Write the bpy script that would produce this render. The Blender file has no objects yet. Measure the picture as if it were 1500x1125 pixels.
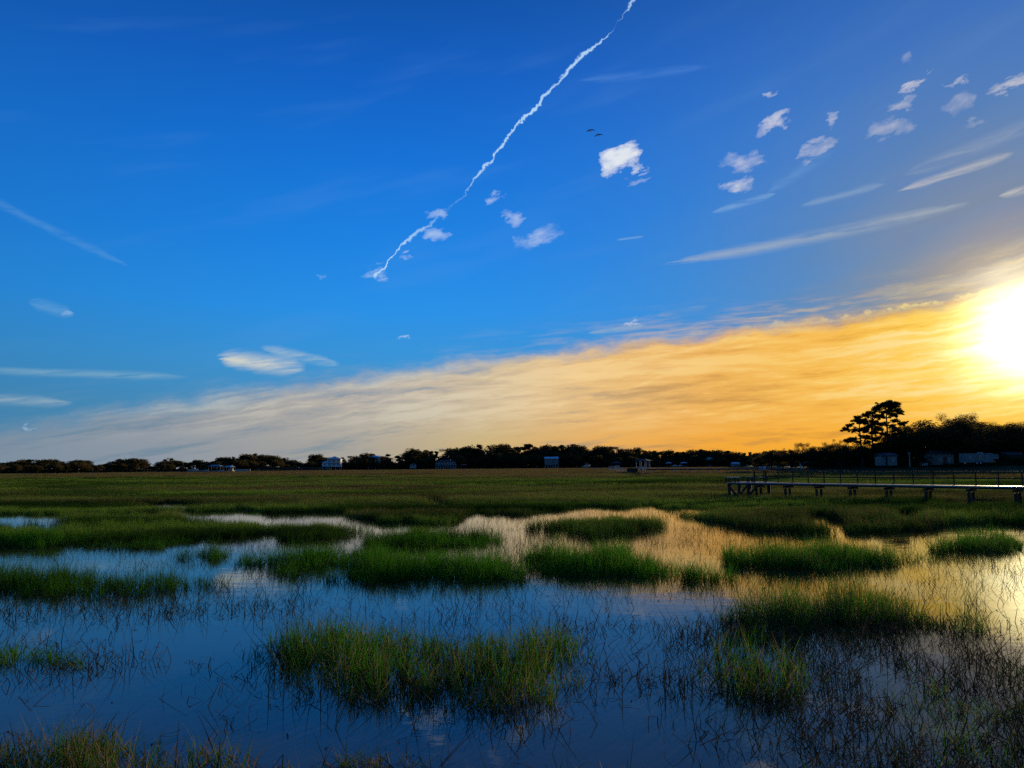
import bpy, bmesh, math, random
import numpy as np
from mathutils import Vector, Matrix, noise as mnoise

random.seed(7)
rng = np.random.default_rng(7)
S = bpy.context.scene
C = S.collection
R = math.radians

# ------------------------------------------------------------------ camera
FPX, CXP, CYP = 1071.0, 750.0, 562.5          # focal length and centre for a 1500 x 1125 picture
EYE = Vector((0.0, 0.0, 2.5))
PITCH, ROLL = R(6.4), R(0.46)
F = Vector((0, math.cos(PITCH), math.sin(PITCH)))
R0 = Vector((1, 0, 0))
U0 = R0.cross(F)
RT = (R0 * math.cos(ROLL) - U0 * math.sin(ROLL)).normalized()
UP = RT.cross(F).normalized()
cam_data = bpy.data.cameras.new("camera")
cam = bpy.data.objects.new("camera", cam_data)
C.objects.link(cam)
m3 = Matrix((RT, UP, -F)).transposed()
cam.matrix_world = Matrix.Translation(EYE) @ m3.to_4x4()
cam_data.sensor_width = 36.0
cam_data.lens = 36.0 * FPX / 1500.0
cam_data.clip_start = 0.05
cam_data.clip_end = 60000.0
S.camera = cam


def pdir(px, py):
    return (F * FPX + RT * (px - CXP) + UP * (CYP - py)).normalized()


def azel(px, py):
    d = pdir(px, py)
    return math.degrees(math.atan2(d.x, d.y)), math.degrees(math.asin(d.z))


def at(px, Y, z=0.0):
    """ground point on the line of sight of picture column px (near the horizon) at depth Y"""
    d = pdir(px, 684)
    return Vector((d.x / d.y * Y, Y, z))


def ground(px, py, z=0.0):
    d = pdir(px, py)
    t = (z - EYE.z) / d.z
    return EYE + d * t


def project(P):
    """P: (n,3) array -> picture coordinates"""
    q = P - np.array(EYE)
    f = q @ np.array(F)
    return CXP + FPX * (q @ np.array(RT)) / f, CYP - FPX * (q @ np.array(UP)) / f


def lin(r, g, b):
    def c(v):
        v /= 255.0
        return v / 12.92 if v <= 0.04045 else ((v + 0.055) / 1.055) ** 2.4
    return (c(r), c(g), c(b), 1.0)


SUN = pdir(1512, 483)
sun_el = math.asin(SUN.z)
sun_az = math.atan2(SUN.x, SUN.y)

# ------------------------------------------------------------------ node helpers
class NT:
    """tiny expression layer over a node tree"""
    def __init__(self, tree):
        self.t = tree

    def put(self, sock, v):
        if isinstance(v, V):
            self.t.links.new(v.s, sock)
        elif isinstance(v, bpy.types.NodeSocket):
            self.t.links.new(v, sock)
        else:
            sock.default_value = v

    def m(self, op, a, b=None, c=None, clamp=False):
        n = self.t.nodes.new("ShaderNodeMath")
        n.operation = op
        n.use_clamp = clamp
        for i, v in enumerate((a, b, c)):
            if v is not None:
                self.put(n.inputs[i], v)
        return V(self, n.outputs[0])

    def ramp(self, v, stops, interp='LINEAR'):
        n = self.t.nodes.new("ShaderNodeValToRGB")
        n.color_ramp.interpolation = interp
        e = n.color_ramp.elements
        while len(e) > 1:
            e.remove(e[0])
        for i, (p, c) in enumerate(stops):
            if not isinstance(c, (tuple, list)):
                c = (c, c, c, 1)
            if i == 0:
                e[0].position = p
                e[0].color = c
            else:
                k = e.new(p)
                k.color = c
        self.put(n.inputs[0], v)
        return V(self, n.outputs[0])

    def mix(self, f, a, b, mode='MIX'):
        n = self.t.nodes.new("ShaderNodeMix")
        n.data_type = 'RGBA'
        n.blend_type = mode
        n.clamp_factor = True
        self.put(n.inputs[0], f)
        self.put(n.inputs[6], a)
        self.put(n.inputs[7], b)
        return V(self, n.outputs[2])

    def vec(self, x, y, z):
        n = self.t.nodes.new("ShaderNodeCombineXYZ")
        for i, v in enumerate((x, y, z)):
            self.put(n.inputs[i], v)
        return V(self, n.outputs[0])

    def noise(self, vec, scale=1.0, detail=4.0, rough=0.5, dist=0.0, out=0):
        n = self.t.nodes.new("ShaderNodeTexNoise")
        if vec is not None:
            self.put(n.inputs['Vector'], vec)
        n.inputs['Scale'].default_value = scale
        n.inputs['Detail'].default_value = detail
        n.inputs['Roughness'].default_value = rough
        n.inputs['Distortion'].default_value = dist
        return V(self, n.outputs[out])

    def rng(self, v, a, b, c=0.0, d=1.0, kind='SMOOTHSTEP'):
        n = self.t.nodes.new("ShaderNodeMapRange")
        n.interpolation_type = kind
        n.clamp = True
        self.put(n.inputs[0], v)
        for i, q in enumerate((a, b, c, d)):
            self.put(n.inputs[i + 1], q)
        return V(self, n.outputs[0])


class V:
    def __init__(self, nt, s):
        self.nt, self.s = nt, s
    def __add__(self, o): return self.nt.m('ADD', self, o)
    __radd__ = __add__
    def __sub__(self, o): return self.nt.m('SUBTRACT', self, o)
    def __rsub__(self, o): return self.nt.m('SUBTRACT', o, self)
    def __mul__(self, o): return self.nt.m('MULTIPLY', self, o)
    __rmul__ = __mul__
    def __truediv__(self, o): return self.nt.m('DIVIDE', self, o)
    def __neg__(self): return self.nt.m('MULTIPLY', self, -1.0)


# ------------------------------------------------------------------ sky
world = bpy.data.worlds.new("World")
S.world = world
world.use_nodes = True
wt = world.node_tree
wt.nodes.clear()
w = NT(wt)
tc = wt.nodes.new("ShaderNodeTexCoord")
sep = wt.nodes.new("ShaderNodeSeparateXYZ")
wt.links.new(tc.outputs['Generated'], sep.inputs[0])
dx, dy, dz = (V(w, sep.outputs[i]) for i in range(3))
AZ = w.m('ARCTAN2', dx, dy) * 57.29578
EL = w.m('ARCSINE', dz) * 57.29578
dotn = wt.nodes.new("ShaderNodeVectorMath")
dotn.operation = 'DOT_PRODUCT'
wt.links.new(tc.outputs['Generated'], dotn.inputs[0])
dotn.inputs[1].default_value = tuple(SUN)
ANG = w.m('ARCCOSINE', w.m('MINIMUM', V(w, dotn.outputs['Value']), 0.999999)) * 57.29578

clear = w.ramp(EL / 90.0, [(0.0, lin(84, 140, 172)), (4/90, lin(76, 146, 190)), (8/90, lin(60, 150, 214)),
                           (12/90, lin(42, 146, 232)), (17/90, lin(30, 132, 228)), (23/90, lin(22, 116, 216)),
                           (29/90, lin(18, 97, 196)), (36/90, lin(15, 77, 160)), (50/90, lin(14, 54, 116)), (1.0, lin(12, 46, 100))])
# darker and less vivid away from the sun
away = w.rng(ANG, 38, 95, 0.0, 1.0)
clear = w.mix(away * 0.85, clear, w.mix(0.5, clear, lin(26, 66, 110)), 'MIX')
# pale veil in front of the blue towards the sun
veil_n = w.noise(w.vec(dx * 2.2, dy * 2.2, (EL - AZ * 0.25) * 0.22), 1.6, 3, 0.55, 0.0)
vw = w.m('EXPONENT', -(ANG * ANG) / 520.0)
veil_c = w.ramp(ANG / 40.0, [(0.0, lin(255, 214, 140)), (0.12, lin(180, 158, 126)), (0.22, lin(138, 142, 142)), (0.36, lin(112, 136, 158)), (0.6, lin(92, 134, 178)), (1.0, lin(80, 130, 200))])
clear = w.mix(vw * 0.95 * w.rng(veil_n, 0.2, 0.7, 0.8, 1.0), clear, veil_c)
# very faint high cirrus patches over the whole blue
ci = veil_n
clear = w.mix(w.rng(ci, 0.52, 0.8, 0.0, 0.11), clear, lin(110, 160, 225))

# upper edge of the big cloud bank as a function of azimuth
edge_px = [(0, 618), (120, 600), (300, 574), (420, 553), (520, 540), (620, 527), (800, 508), (900, 496), (1050, 478), (1200, 462), (1350, 436), (1500, 405)]
pts = [(-180, 2.5), (-110, 2.0), (-60, 2.6)] + [azel(*p) for p in edge_px] + [(50, 19), (75, 20), (110, 12), (150, 5), (180, 2.5)]
EB = w.ramp((AZ + 180.0) / 360.0, [((a + 180) / 360, e / 40.0) for a, e in pts]) * 40.0
rel = EB - EL                       # degrees below the upper edge
wob = w.noise(w.vec(dx * 7, dy * 7, dz * 14), 1.3, 5, 0.62, 0.0)
wob2 = w.noise(w.vec(dx * 30, dy * 30, rel * 1.1), 1.2, 3, 0.6, 0.0)
st1 = w.noise(w.vec(dx * 4.5, dy * 4.5, (rel + (wob - 0.5) * 2.0) * 0.95), 1.0, 6, 0.62, 0.0)
st2 = w.noise(w.vec(dx * 14, dy * 14, (rel - AZ * 0.03) * 2.6 + 7.0), 1.0, 4, 0.6, 0.0)
st3 = w.noise(w.vec(dx * 3, dy * 3, rel * 0.45 + 20.0), 1.2, 2, 0.55, 0.0)
relw = rel + (wob - 0.5) * 2.6 + (wob2 - 0.5) * 0.9 + (st1 - 0.5) * 1.0
streak = st1 * 0.5 + st2 * 0.3 + st3 * 0.2
# soft on the left, crisp towards the sun
soft = w.rng(AZ, -35, 25, 2.1, 1.35)
alpha = w.rng(relw / soft, -0.25, 1.0, 0.0, 1.0)
thin = w.rng(streak, 0.30, 0.52, 0.55, 1.0)
alpha = alpha * w.m('MAXIMUM', thin, w.rng(ANG, 20, 60, 1.0, 0.35)) * w.rng(AZ, -60, -22, 0.84, 0.98)
bank = w.ramp(ANG / 90.0, [(0.0, lin(255, 226, 110)), (7/90, lin(255, 206, 84)), (12/90, lin(250, 190, 80)), (20/90, lin(240, 180, 88)),
                           (28/90, lin(234, 188, 118)), (36/90, lin(212, 188, 150)), (45/90, lin(190, 180, 166)),
                           (58/90, lin(160, 160, 162)), (72/90, lin(138, 152, 164)), (1.0, lin(105, 135, 158))])
# saturated low sky towards the sun, blue grey low sky away from it
low = w.ramp(ANG / 90.0, [(0.0, lin(255, 205, 60)), (10/90, lin(252, 176, 44)), (22/90, lin(246, 168, 48)), (30/90, lin(232, 172, 84)),
                          (38/90, lin(206, 178, 116)), (48/90, lin(170, 164, 152)), (62/90, lin(140, 150, 162)), (1.0, lin(96, 130, 156))])
bank = w.mix(w.rng(EL, 5.5, 0.5), bank, low)
shade = w.ramp(ANG / 90.0, [(0.0, lin(235, 150, 40)), (15/90, lin(196, 136, 58)), (30/90, lin(168, 140, 96)), (45/90, lin(140, 142, 138)), (1.0, lin(95, 122, 142))])
lite = w.ramp(ANG / 90.0, [(0.0, lin(255, 246, 190)), (15/90, lin(255, 212, 116)), (30/90, lin(248, 212, 150)), (42/90, lin(216, 208, 184)), (1.0, lin(160, 180, 190))])
bank = w.mix(w.rng(streak, 0.50, 0.38, 0.0, 0.58), bank, shade)
bank = w.mix(w.rng(streak, 0.48, 0.60, 0.0, 0.72) * w.rng(EL, 1.5, 5.0), bank, lite)
# glowing rim along the top of the bank towards the sun
rimn = w.noise(w.vec(dx * 26, dy * 26, dz * 40), 1.6, 4, 0.7, 0.0)
rim_c = w.m('ABSOLUTE', rel + (rimn - 0.5) * 1.3 + (wob - 0.5) * 1.5 - 0.4)
rim = w.rng(rim_c, 0.0, 0.30, 1.0, 0.0) * w.rng(ANG, 4, 26, 1.0, 0.0) * w.rng(rimn, 0.42, 0.62, 0.0, 1.0)
fring = w.rng(relw, -2.4, 0.2) * w.rng(st2 * 0.6 + st1 * 0.4, 0.44, 0.62) * w.rng(AZ, -10, 20, 0.08, 0.38)
sky = w.mix(w.m('MAXIMUM', alpha, fring), clear, bank)
sky = w.mix(rim * 0.7, sky, lin(255, 226, 140))

FIB = st2 * 0.55 + wob * 0.45
def streak_line(sky, a, b, w0, strength, col, seed=0.0):
    """a thin fibrous high cloud between two directions"""
    (ax, ay), (bx, by) = azel(*a), azel(*b)
    k = math.cos(R((ay + by) / 2))
    ax *= k; bx *= k
    ux, uy = bx - ax, by - ay
    L2 = ux * ux + uy * uy
    X = AZ * k - ax
    Y = EL - ay
    t = w.m('MULTIPLY_ADD', X, ux / L2, Y * (uy / L2), clamp=True)
    ex = X - t * ux
    ey = Y - t * uy
    nz = FIB
    d = w.m('SQRT', ex * ex + ey * ey) + (nz - 0.5) * (w0 * 2.6)
    wid = w.rng(t * (1.0 - t) * 4.0, 0.0, 0.8, 0.25, 1.0) * w0
    al = w.rng(d / wid, 1.0, 0.1, 0.0, 1.0) * w.rng(nz, 0.38, 0.60, 0.15, 1.0) * w.rng(t * (1.0 - t) * 4.0, 0.0, 0.35) * strength
    return w.mix(al, sky, col)

for a, b, w0, s_, col in [
        ((960, 388), (1440, 291), 0.62, 0.62, lin(176, 184, 190)),
        ((1310, 282), (1490, 222), 0.42, 0.72, lin(205, 200, 196)),
        ((1170, 302), (1300, 268), 0.40, 0.5, lin(150, 176, 204)),
        ((1320, 258), (1560, 160), 0.62, 0.5, lin(165, 175, 192)),
        ((1460, 288), (1560, 262), 0.35, 0.7, lin(215, 210, 200)),
        ((1040, 312), (1140, 282), 0.32, 0.55, lin(150, 190, 225)),
        ((1120, 285), (1225, 215), 0.55, 0.35, lin(120, 165, 215)),
        ((840, 118), (1040, 96), 0.45, 0.30, lin(100, 155, 225)),
        ((-60, 268), (200, 395), 0.42, 0.30, lin(110, 165, 220)),
        ((-60, 540), (280, 552), 0.42, 0.55, lin(140, 180, 200)),
        ((-60, 582), (110, 590), 0.50, 0.60, lin(165, 185, 195)),
        ((40, 440), (110, 462), 0.55, 0.45, lin(130, 180, 220)),
        ((900, 352), (945, 346), 0.16, 0.5, lin(140, 180, 220)),
        ((860, 488), (950, 476), 0.30, 0.62, lin(170, 185, 190)),
        ((960, 462), (1040, 448), 0.30, 0.55, lin(150, 165, 175)),
        ((380, 508), (500, 535), 0.50, 0.65, lin(190, 205, 205)),
        ((310, 523), (450, 540), 0.95, 0.95, lin(218, 216, 200)),
        ((800, 556), (1060, 530), 0.55, 0.35, lin(250, 215, 150)),
        ((1010, 612), (1120, 590), 0.25, 0.6, lin(255, 214, 120)),
        ((1180, 560), (1440, 540), 0.35, 0.55, lin(255, 228, 130))]:
    sky = streak_line(sky, a, b, w0, s_, col, seed=a[0] * 0.013)

# small torn clouds: soft spots in direction space, shaped by a shared turbulent warp
PUFFS = [  # column, row, width, height, tilt, density
    (909, 234, 58, 46, 0.15, 2.2),
    (637, 344, 50, 22, 0.0, 1.3),
    (597, 376, 20, 10, 0.0, 1.0),
    (550, 402, 44, 24, 0.1, 1.0),
    (478, 404, 18, 8, 0.0, 0.6),
    (641, 316, 30, 14, 0.3, 0.6),
    (723, 286, 24, 12, 0.2, 0.9),
    (754, 320, 26, 34, 0.0, 0.9),
    (788, 346, 72, 30, 0.4, 0.8),
    (933, 264, 30, 12, 0.2, 0.5),
    (1090, 237, 58, 32, 0.0, 1.0),
    (1077, 271, 48, 24, 0.1, 1.5),
    (1132, 182, 50, 20, 0.4, 1.1),
    (1131, 133, 16, 10, 0.3, 0.8),
    (1203, 217, 52, 32, 0.6, 1.1),
    (1214, 174, 20, 22, 0.3, 0.8),
    (1340, 126, 34, 12, 0.4, 1.2),
    (1364, 104, 12, 5, 0.2, 0.9),
    (1402, 119, 32, 12, 0.1, 1.0),
    (1482, 124, 56, 20, 0.0, 1.6),
    (1404, 150, 46, 40, 0.5, 0.6),
    (1318, 155, 36, 20, 0.3, 0.6),
    (1304, 190, 60, 30, 0.0, 0.45),
    (1428, 182, 34, 14, 0.2, 0.5),
    (1330, 88, 20, 22, 0.2, 0.35),
    (931, 474, 22, 6, 0.1, 1.0),
    (592, 497, 20, 6, 0.0, 1.0),
    (46, 624, 16, 10, 0.0, 0.7),
    (95, 458, 26, 18, -0.5, 0.8),
]
fn = wt.nodes.new("ShaderNodeTexNoise")
w.put(fn.inputs['Vector'], w.vec(dx * 0.85, dy * 0.85, dz * 1.7 - dx * 0.4))
fn.inputs['Scale'].default_value = 34.0
fn.inputs['Detail'].default_value = 5.0
fn.inputs['Roughness'].default_value = 0.62
fsep = wt.nodes.new("ShaderNodeSeparateColor")
wt.links.new(fn.outputs['Color'], fsep.inputs[0])
f1, f2, f3 = (V(w, fsep.outputs[i]) for i in range(3))
AZW = AZ + (f1 - 0.5) * 3.4
ELW = EL + (f2 - 0.5) * 2.4
tex = (f3 - 0.5) * 2.6
spots = None
for (px, py, wp, hp, tl, df) in PUFFS:
    a_, e_ = azel(px, py)
    k = math.cos(R(e_))
    deg = 57.3 / FPX * (1.0 - 0.25 * min(1.0, abs(px - CXP) / 750.0))
    rx, ry = wp * 0.52 * deg, hp * 0.46 * deg
    ct, sn = math.cos(tl), math.sin(tl)
    u = w.m('MULTIPLY_ADD', AZW, k * ct / rx, w.m('MULTIPLY_ADD', ELW, sn / rx, -(a_ * k * ct + e_ * sn) / rx))
    v = w.m('MULTIPLY_ADD', AZW, -k * sn / ry, w.m('MULTIPLY_ADD', ELW, ct / ry, -(-a_ * k * sn + e_ * ct) / ry))
    uu = u * u
    r2 = w.m('MULTIPLY_ADD', v, v, uu)
    if df > 2:
        r2 = uu * uu + w.m('POWER', w.m('ABSOLUTE', v), 4.0)
    g = 1.0 if df > 2 else 0.5
    al = w.m('MULTIPLY', w.m('SUBTRACT', tex * (0.5 if df > 2 else 0.95) + 1.02, r2), g, clamp=True) * min(1.0, 0.22 + 0.66 * df)
    spots = al if spots is None else w.m('MAXIMUM', spots, al)
puff_c = w.ramp(ANG / 80.0, [(0.0, lin(255, 226, 190)), (0.25, lin(232, 228, 228)), (0.5, lin(216, 231, 248)), (1.0, lin(170, 205, 240))])
sky = w.mix(spots * w.rng(f3, 0.3, 0.62, 0.55, 1.0), sky, puff_c)

# the vapour trail: one long wavy line with its own width and strength along the way
TRAIL = [(548, 405, 7, 0.95), (562, 392, 5, 1.0), (575, 375, 5, 0.95), (588, 360, 6, 0.9), (604, 348, 9, 0.75), (630, 328, 10, 0.4), (655, 306, 9, 0.06), (680, 286, 4, 0.25), (700, 258, 6, 0.85),
         (716, 238, 8, 0.95), (742, 203, 8, 0.95), (756, 184, 7, 1.0), (785, 160, 8, 1.0), (795, 142, 7, 0.9), (826, 112, 8, 0.95), (842, 92, 11, 1.0), (862, 72, 10, 0.95), (880, 60, 7, 0.9),
         (890, 51, 5, 0.8), (900, 38, 3, 0.05), (912, 24, 4, 0.3), (922, 10, 7, 0.75), (940, -12, 8, 0.8), (975, -56, 10, 0.6)]
(ax, ay), (bx, by) = azel(*TRAIL[0][:2]), azel(*TRAIL[-1][:2])
kk = math.cos(R(22))
ux, uy = (bx - ax) * kk, by - ay
LL = math.hypot(ux, uy)
ux, uy = ux / LL, uy / LL
stops = []
for (px, py, wd_, st_) in TRAIL:
    a_, e_ = azel(px, py)
    X_, Y_ = (a_ - ax) * kk, e_ - ay
    stops.append(((X_ * ux + Y_ * uy) / LL, ((X_ * -uy + Y_ * ux) * 0.2 + 0.5, wd_ / 20.0, st_, 1)))
X_, Y_ = (AZ - ax) * kk, EL - ay
tt = (X_ * ux + Y_ * uy) / LL
perp = Y_ * ux - X_ * uy
rp = w.ramp(tt, stops)
rs_ = wt.nodes.new("ShaderNodeSeparateColor")
wt.links.new(rp.s, rs_.inputs[0])
toff, twid, tstr = (V(w, rs_.outputs[i]) for i in range(3))
tn_ = w.noise(w.vec(tt * 46.0, 0.0, perp * 1.2), 1.0, 4, 0.6)
dist_ = w.m('ABSOLUTE', perp - (toff - 0.5) * 5.0 + (tn_ - 0.5) * 0.9 + (f1 - 0.5) * 0.5)
wdeg = twid * (20.0 * 0.5 * 57.3 / FPX * 0.64)
tal = w.rng(dist_ / wdeg + (f3 - 0.5) * 1.7, 1.0, 0.15, 0.0, 1.0) * tstr * w.rng(tt, -0.004, 0.004) * w.rng(tt, 1.0, 0.97)
sky = w.mix(tal * 0.92, sky, lin(182, 218, 250))

# the sun behind thin cloud: a wide warm aureole and the blinding disc
raw = st1
angw = ANG * w.rng(raw, 0.3, 0.7, 1.12, 0.9)
ga = w.m('EXPONENT', -(angw * angw) / 8.0) * 3.0
gb = w.m('EXPONENT', -angw / 2.0) * 0.55
glow = w.vec(ga + gb * 1.0, ga * 0.93 + gb * 0.72, ga * 0.62 + gb * 0.16)
sky = w.mix(1.0, sky, glow, 'ADD')
nis = wt.nodes.new("ShaderNodeTexSky")
nis.sky_type = 'NISHITA'
nis.sun_disc = False
nis.sun_elevation = sun_el
nis.sun_rotation = sun_az
nis.air_density = 1.0
nis.dust_density = 0.6
bg = wt.nodes.new("ShaderNodeBackground")
w.put(bg.inputs[0], sky)
bg.inputs[1].default_value = 1.0
bg2 = wt.nodes.new("ShaderNodeBackground")
wt.links.new(nis.outputs[0], bg2.inputs[0])
bg2.inputs[1].default_value = 0.0
addn = wt.nodes.new("ShaderNodeAddShader")
wt.links.new(bg.outputs[0], addn.inputs[0])
wt.links.new(bg2.outputs[0], addn.inputs[1])
wo = wt.nodes.new("ShaderNodeOutputWorld")
wt.links.new(addn.outputs[0], wo.inputs[0])
world.cycles.sampling_method = 'MANUAL'
world.cycles.sample_map_resolution = 1024

sun_data = bpy.data.lights.new("sun", 'SUN')
sun_data.energy = 4.2
sun_data.angle = R(0.6)
sun_data.color = (1.0, 0.78, 0.48)
sun = bpy.data.objects.new("sun", sun_data)
C.objects.link(sun)
sun.rotation_euler = SUN.to_track_quat('Z', 'Y').to_euler()

S.view_settings.view_transform = 'Standard'
S.view_settings.look = 'None'
S.view_settings.exposure = 0.0
S.view_settings.gamma = 1.0
S.view_settings.use_curve_mapping = False
S.cycles.use_denoising = False
S.cycles.max_bounces = 5
S.cycles.adaptive_threshold = 0.02
S.cycles.adaptive_min_samples = 16
S.cycles.transparent_max_bounces = 8
S.cycles.volume_bounces = 0

# ------------------------------------------------------------------ tags
def tag(o, label=None, cat=None, group=None, kind=None):
    for k, v in (("label", label), ("category", cat), ("group", group), ("kind", kind)):
        if v:
            o[k] = v
    return o


def mesh_obj(name, me, mat=None, parent=None, loc=None):
    o = bpy.data.objects.new(name, me)
    if mat is not None and not me.materials:
        me.materials.append(mat)
    C.objects.link(o)
    if parent is not None:
        o.parent = parent
    if loc is not None:
        o.location = loc
    return o



# ------------------------------------------------------------------ materials
def mat(name, col, rough=0.8, var=0.25, nscale=6.0, spec=0.3, col2=None, bump=0.0, metallic=0.0, coord='Object', stretch=(1, 1, 1)):
    m = bpy.data.materials.new(name)
    m.use_nodes = True
    t = m.node_tree
    q = NT(t)
    b = t.nodes['Principled BSDF']
    tcn = t.nodes.new("ShaderNodeTexCoord")
    mp = t.nodes.new("ShaderNodeMapping")
    mp.inputs['Scale'].default_value = stretch
    t.links.new(tcn.outputs[coord], mp.inputs[0])
    n = q.noise(mp.outputs[0], nscale, 5, 0.65, 0.2)
    c2 = col2 or tuple(v * (1 - var) for v in col[:3])
    c = q.mix(q.rng(n, 0.3, 0.7), (*col[:3], 1), (*c2[:3], 1))
    q.put(b.inputs['Base Color'], c)
    b.inputs['Roughness'].default_value = rough
    b.inputs['Specular IOR Level'].default_value = spec
    b.inputs['Metallic'].default_value = metallic
    if bump:
        bn = t.nodes.new("ShaderNodeBump")
        bn.inputs['Strength'].default_value = bump
        bn.inputs['Distance'].default_value = 0.02
        q.put(bn.inputs['Height'], n)
        t.links.new(bn.outputs[0], b.inputs['Normal'])
    return m


M = {}
M['white'] = mat("white_paint", (0.42, 0.41, 0.40), 0.5, 0.18, 1.5)
M['grey_wall'] = mat("grey_siding", (0.22, 0.23, 0.24), 0.6, 0.2, 1.2)
M['blue_wall'] = mat("pale_blue_siding", (0.13, 0.14, 0.155), 0.6, 0.2, 1.2)
M['pink_wall'] = mat("tan_pink_wall", (0.26, 0.18, 0.15), 0.7, 0.2, 1.0)
M['tan'] = mat("tan_concrete", (0.50, 0.44, 0.33), 0.8, 0.25, 1.0)
M['roof'] = mat("grey_metal_roof", (0.30, 0.34, 0.38), 0.4, 0.2, 1.2)
M['roof_dark'] = mat("dark_shingle_roof", (0.07, 0.07, 0.08), 0.8, 0.3, 2.0)
M['roof_red'] = mat("red_metal_roof", (0.35, 0.10, 0.08), 0.5, 0.3, 2.0)
M['roof_white'] = mat("white_metal_roof", (0.55, 0.56, 0.57), 0.35, 0.15, 1.2)
M['dark'] = mat("dark_opening", (0.02, 0.022, 0.025), 0.3, 0.3, 3.0)
M['glass'] = mat("window_glass", (0.02, 0.025, 0.03), 0.05, 0.2, 2.0, 0.8)
M['wood'] = mat("weathered_wood", (0.30, 0.27, 0.23), 0.42, 0.5, 3.0, 0.6, bump=0.4, stretch=(1, 8, 8))
M['wood_dark'] = mat("wet_dark_wood", (0.045, 0.036, 0.028), 0.75, 0.5, 3.0, bump=0.5)
M['pile'] = mat("old_pile_wood", (0.06, 0.048, 0.036), 0.8, 0.5, 4.0, bump=0.5, stretch=(4, 4, 1))
M['pile_pale'] = mat("sun_bleached_pile", (0.42, 0.40, 0.36), 0.7, 0.3, 2.0)
M['bark'] = mat("tree_bark", (0.05, 0.038, 0.028), 0.9, 0.4, 5.0)
M['bright_white'] = mat("fresh_white_siding", (0.78, 0.78, 0.76), 0.5, 0.1, 1.5)
M['rail_wood'] = mat("brown_rail_wood", (0.075, 0.055, 0.038), 0.85, 0.4, 3.0, 0.1, bump=0.3)
M['shaded_white'] = mat("shaded_white_siding", (0.24, 0.20, 0.175), 0.7, 0.25, 0.9)  # white siding with the shade under the trees put into its colour
M['steel'] = mat("galvanised_steel", (0.4, 0.42, 0.44), 0.4, 0.2, 3.0, metallic=0.6)
M['cooler'] = mat("pale_blue_plastic", (0.20, 0.27, 0.34), 0.45, 0.1, 2.0)
M['feather'] = mat("dark_feathers", (0.03, 0.025, 0.022), 0.8, 0.3, 9.0)


def leaf_mat(name, a, b, trans=0.25, nscale=0.5):
    m = bpy.data.materials.new(name)
    m.use_nodes = True
    t = m.node_tree
    t.nodes.clear()
    q = NT(t)
    geo = t.nodes.new("ShaderNodeNewGeometry")
    oi = t.nodes.new("ShaderNodeObjectInfo")
    n = q.noise(geo.outputs['Position'], nscale, 3, 0.6)
    f = q.rng(n, 0.3, 0.7) * 0.6 + V(q, oi.outputs['Random']) * 0.4
    c = q.mix(f, (*a, 1), (*b, 1))
    di = t.nodes.new("ShaderNodeBsdfDiffuse")
    tr = t.nodes.new("ShaderNodeBsdfTranslucent")
    q.put(di.inputs[0], c)
    q.put(tr.inputs[0], c)
    mx = t.nodes.new("ShaderNodeMixShader")
    mx.inputs[0].default_value = trans
    t.links.new(di.outputs[0], mx.inputs[1])
    t.links.new(tr.outputs[0], mx.inputs[2])
    o = t.nodes.new("ShaderNodeOutputMaterial")
    t.links.new(mx.outputs[0], o.inputs[0])
    return m


M['oak_leaf'] = leaf_mat("oak_leaves", (0.055, 0.055, 0.018), (0.11, 0.075, 0.030), 0.5, 0.12)
M['pine_leaf'] = leaf_mat("pine_needles", (0.035, 0.050, 0.020), (0.075, 0.062, 0.026), 0.45, 0.12)
M['bare_twig'] = leaf_mat("budding_twigs", (0.07, 0.045, 0.025), (0.10, 0.065, 0.03), 0.35, 0.2)
M['shrub_leaf'] = leaf_mat("shrub_leaves", (0.030, 0.042, 0.016), (0.055, 0.055, 0.022), 0.2, 0.1)

# ------------------------------------------------------------------ ground and water
def shore_r(az):
    """distance of the far shore for an azimuth in degrees"""
    xs = [-180, -80, -36, -20, 0, 12, 17.6, 19.0, 22, 36, 60, 90, 180]
    ys = [300, 320, 430, 520, 600, 610, 600, 330, 190, 172, 168, 180, 300]
    return float(np.interp(az, xs, ys))


def bank_r(az):
    """edge of the bank the picture was taken from"""
    return float(np.interp(az, [-180, -90, -60, -34, -24, -12, 0, 30, 60, 90, 180], [60, 12, 9.0, 6.3, 6.0, 5.5, 5.2, 5.0, 6.0, 12, 60]))


def ground_z(az, r):
    rs = shore_r(az)
    rb = bank_r(az)
    z = -0.5
    if r < rb + 0.5:
        z = -0.5 + min(1.0, (rb + 0.5 - r) / 1.1) * 0.85
    if r > rs - 6:
        k = min(1.0, (r - rs + 6) / 14.0)
        z = -0.5 + k * 1.35
        if r > rs + 20:
            z += (1.3 if az > 17 and r < 900 else 0.0) * min(1.0, (r - rs - 20) / 10.0) + 0.5 * mnoise.noise(Vector((az * 0.4, r * 0.01, 3)))
    return z


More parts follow.
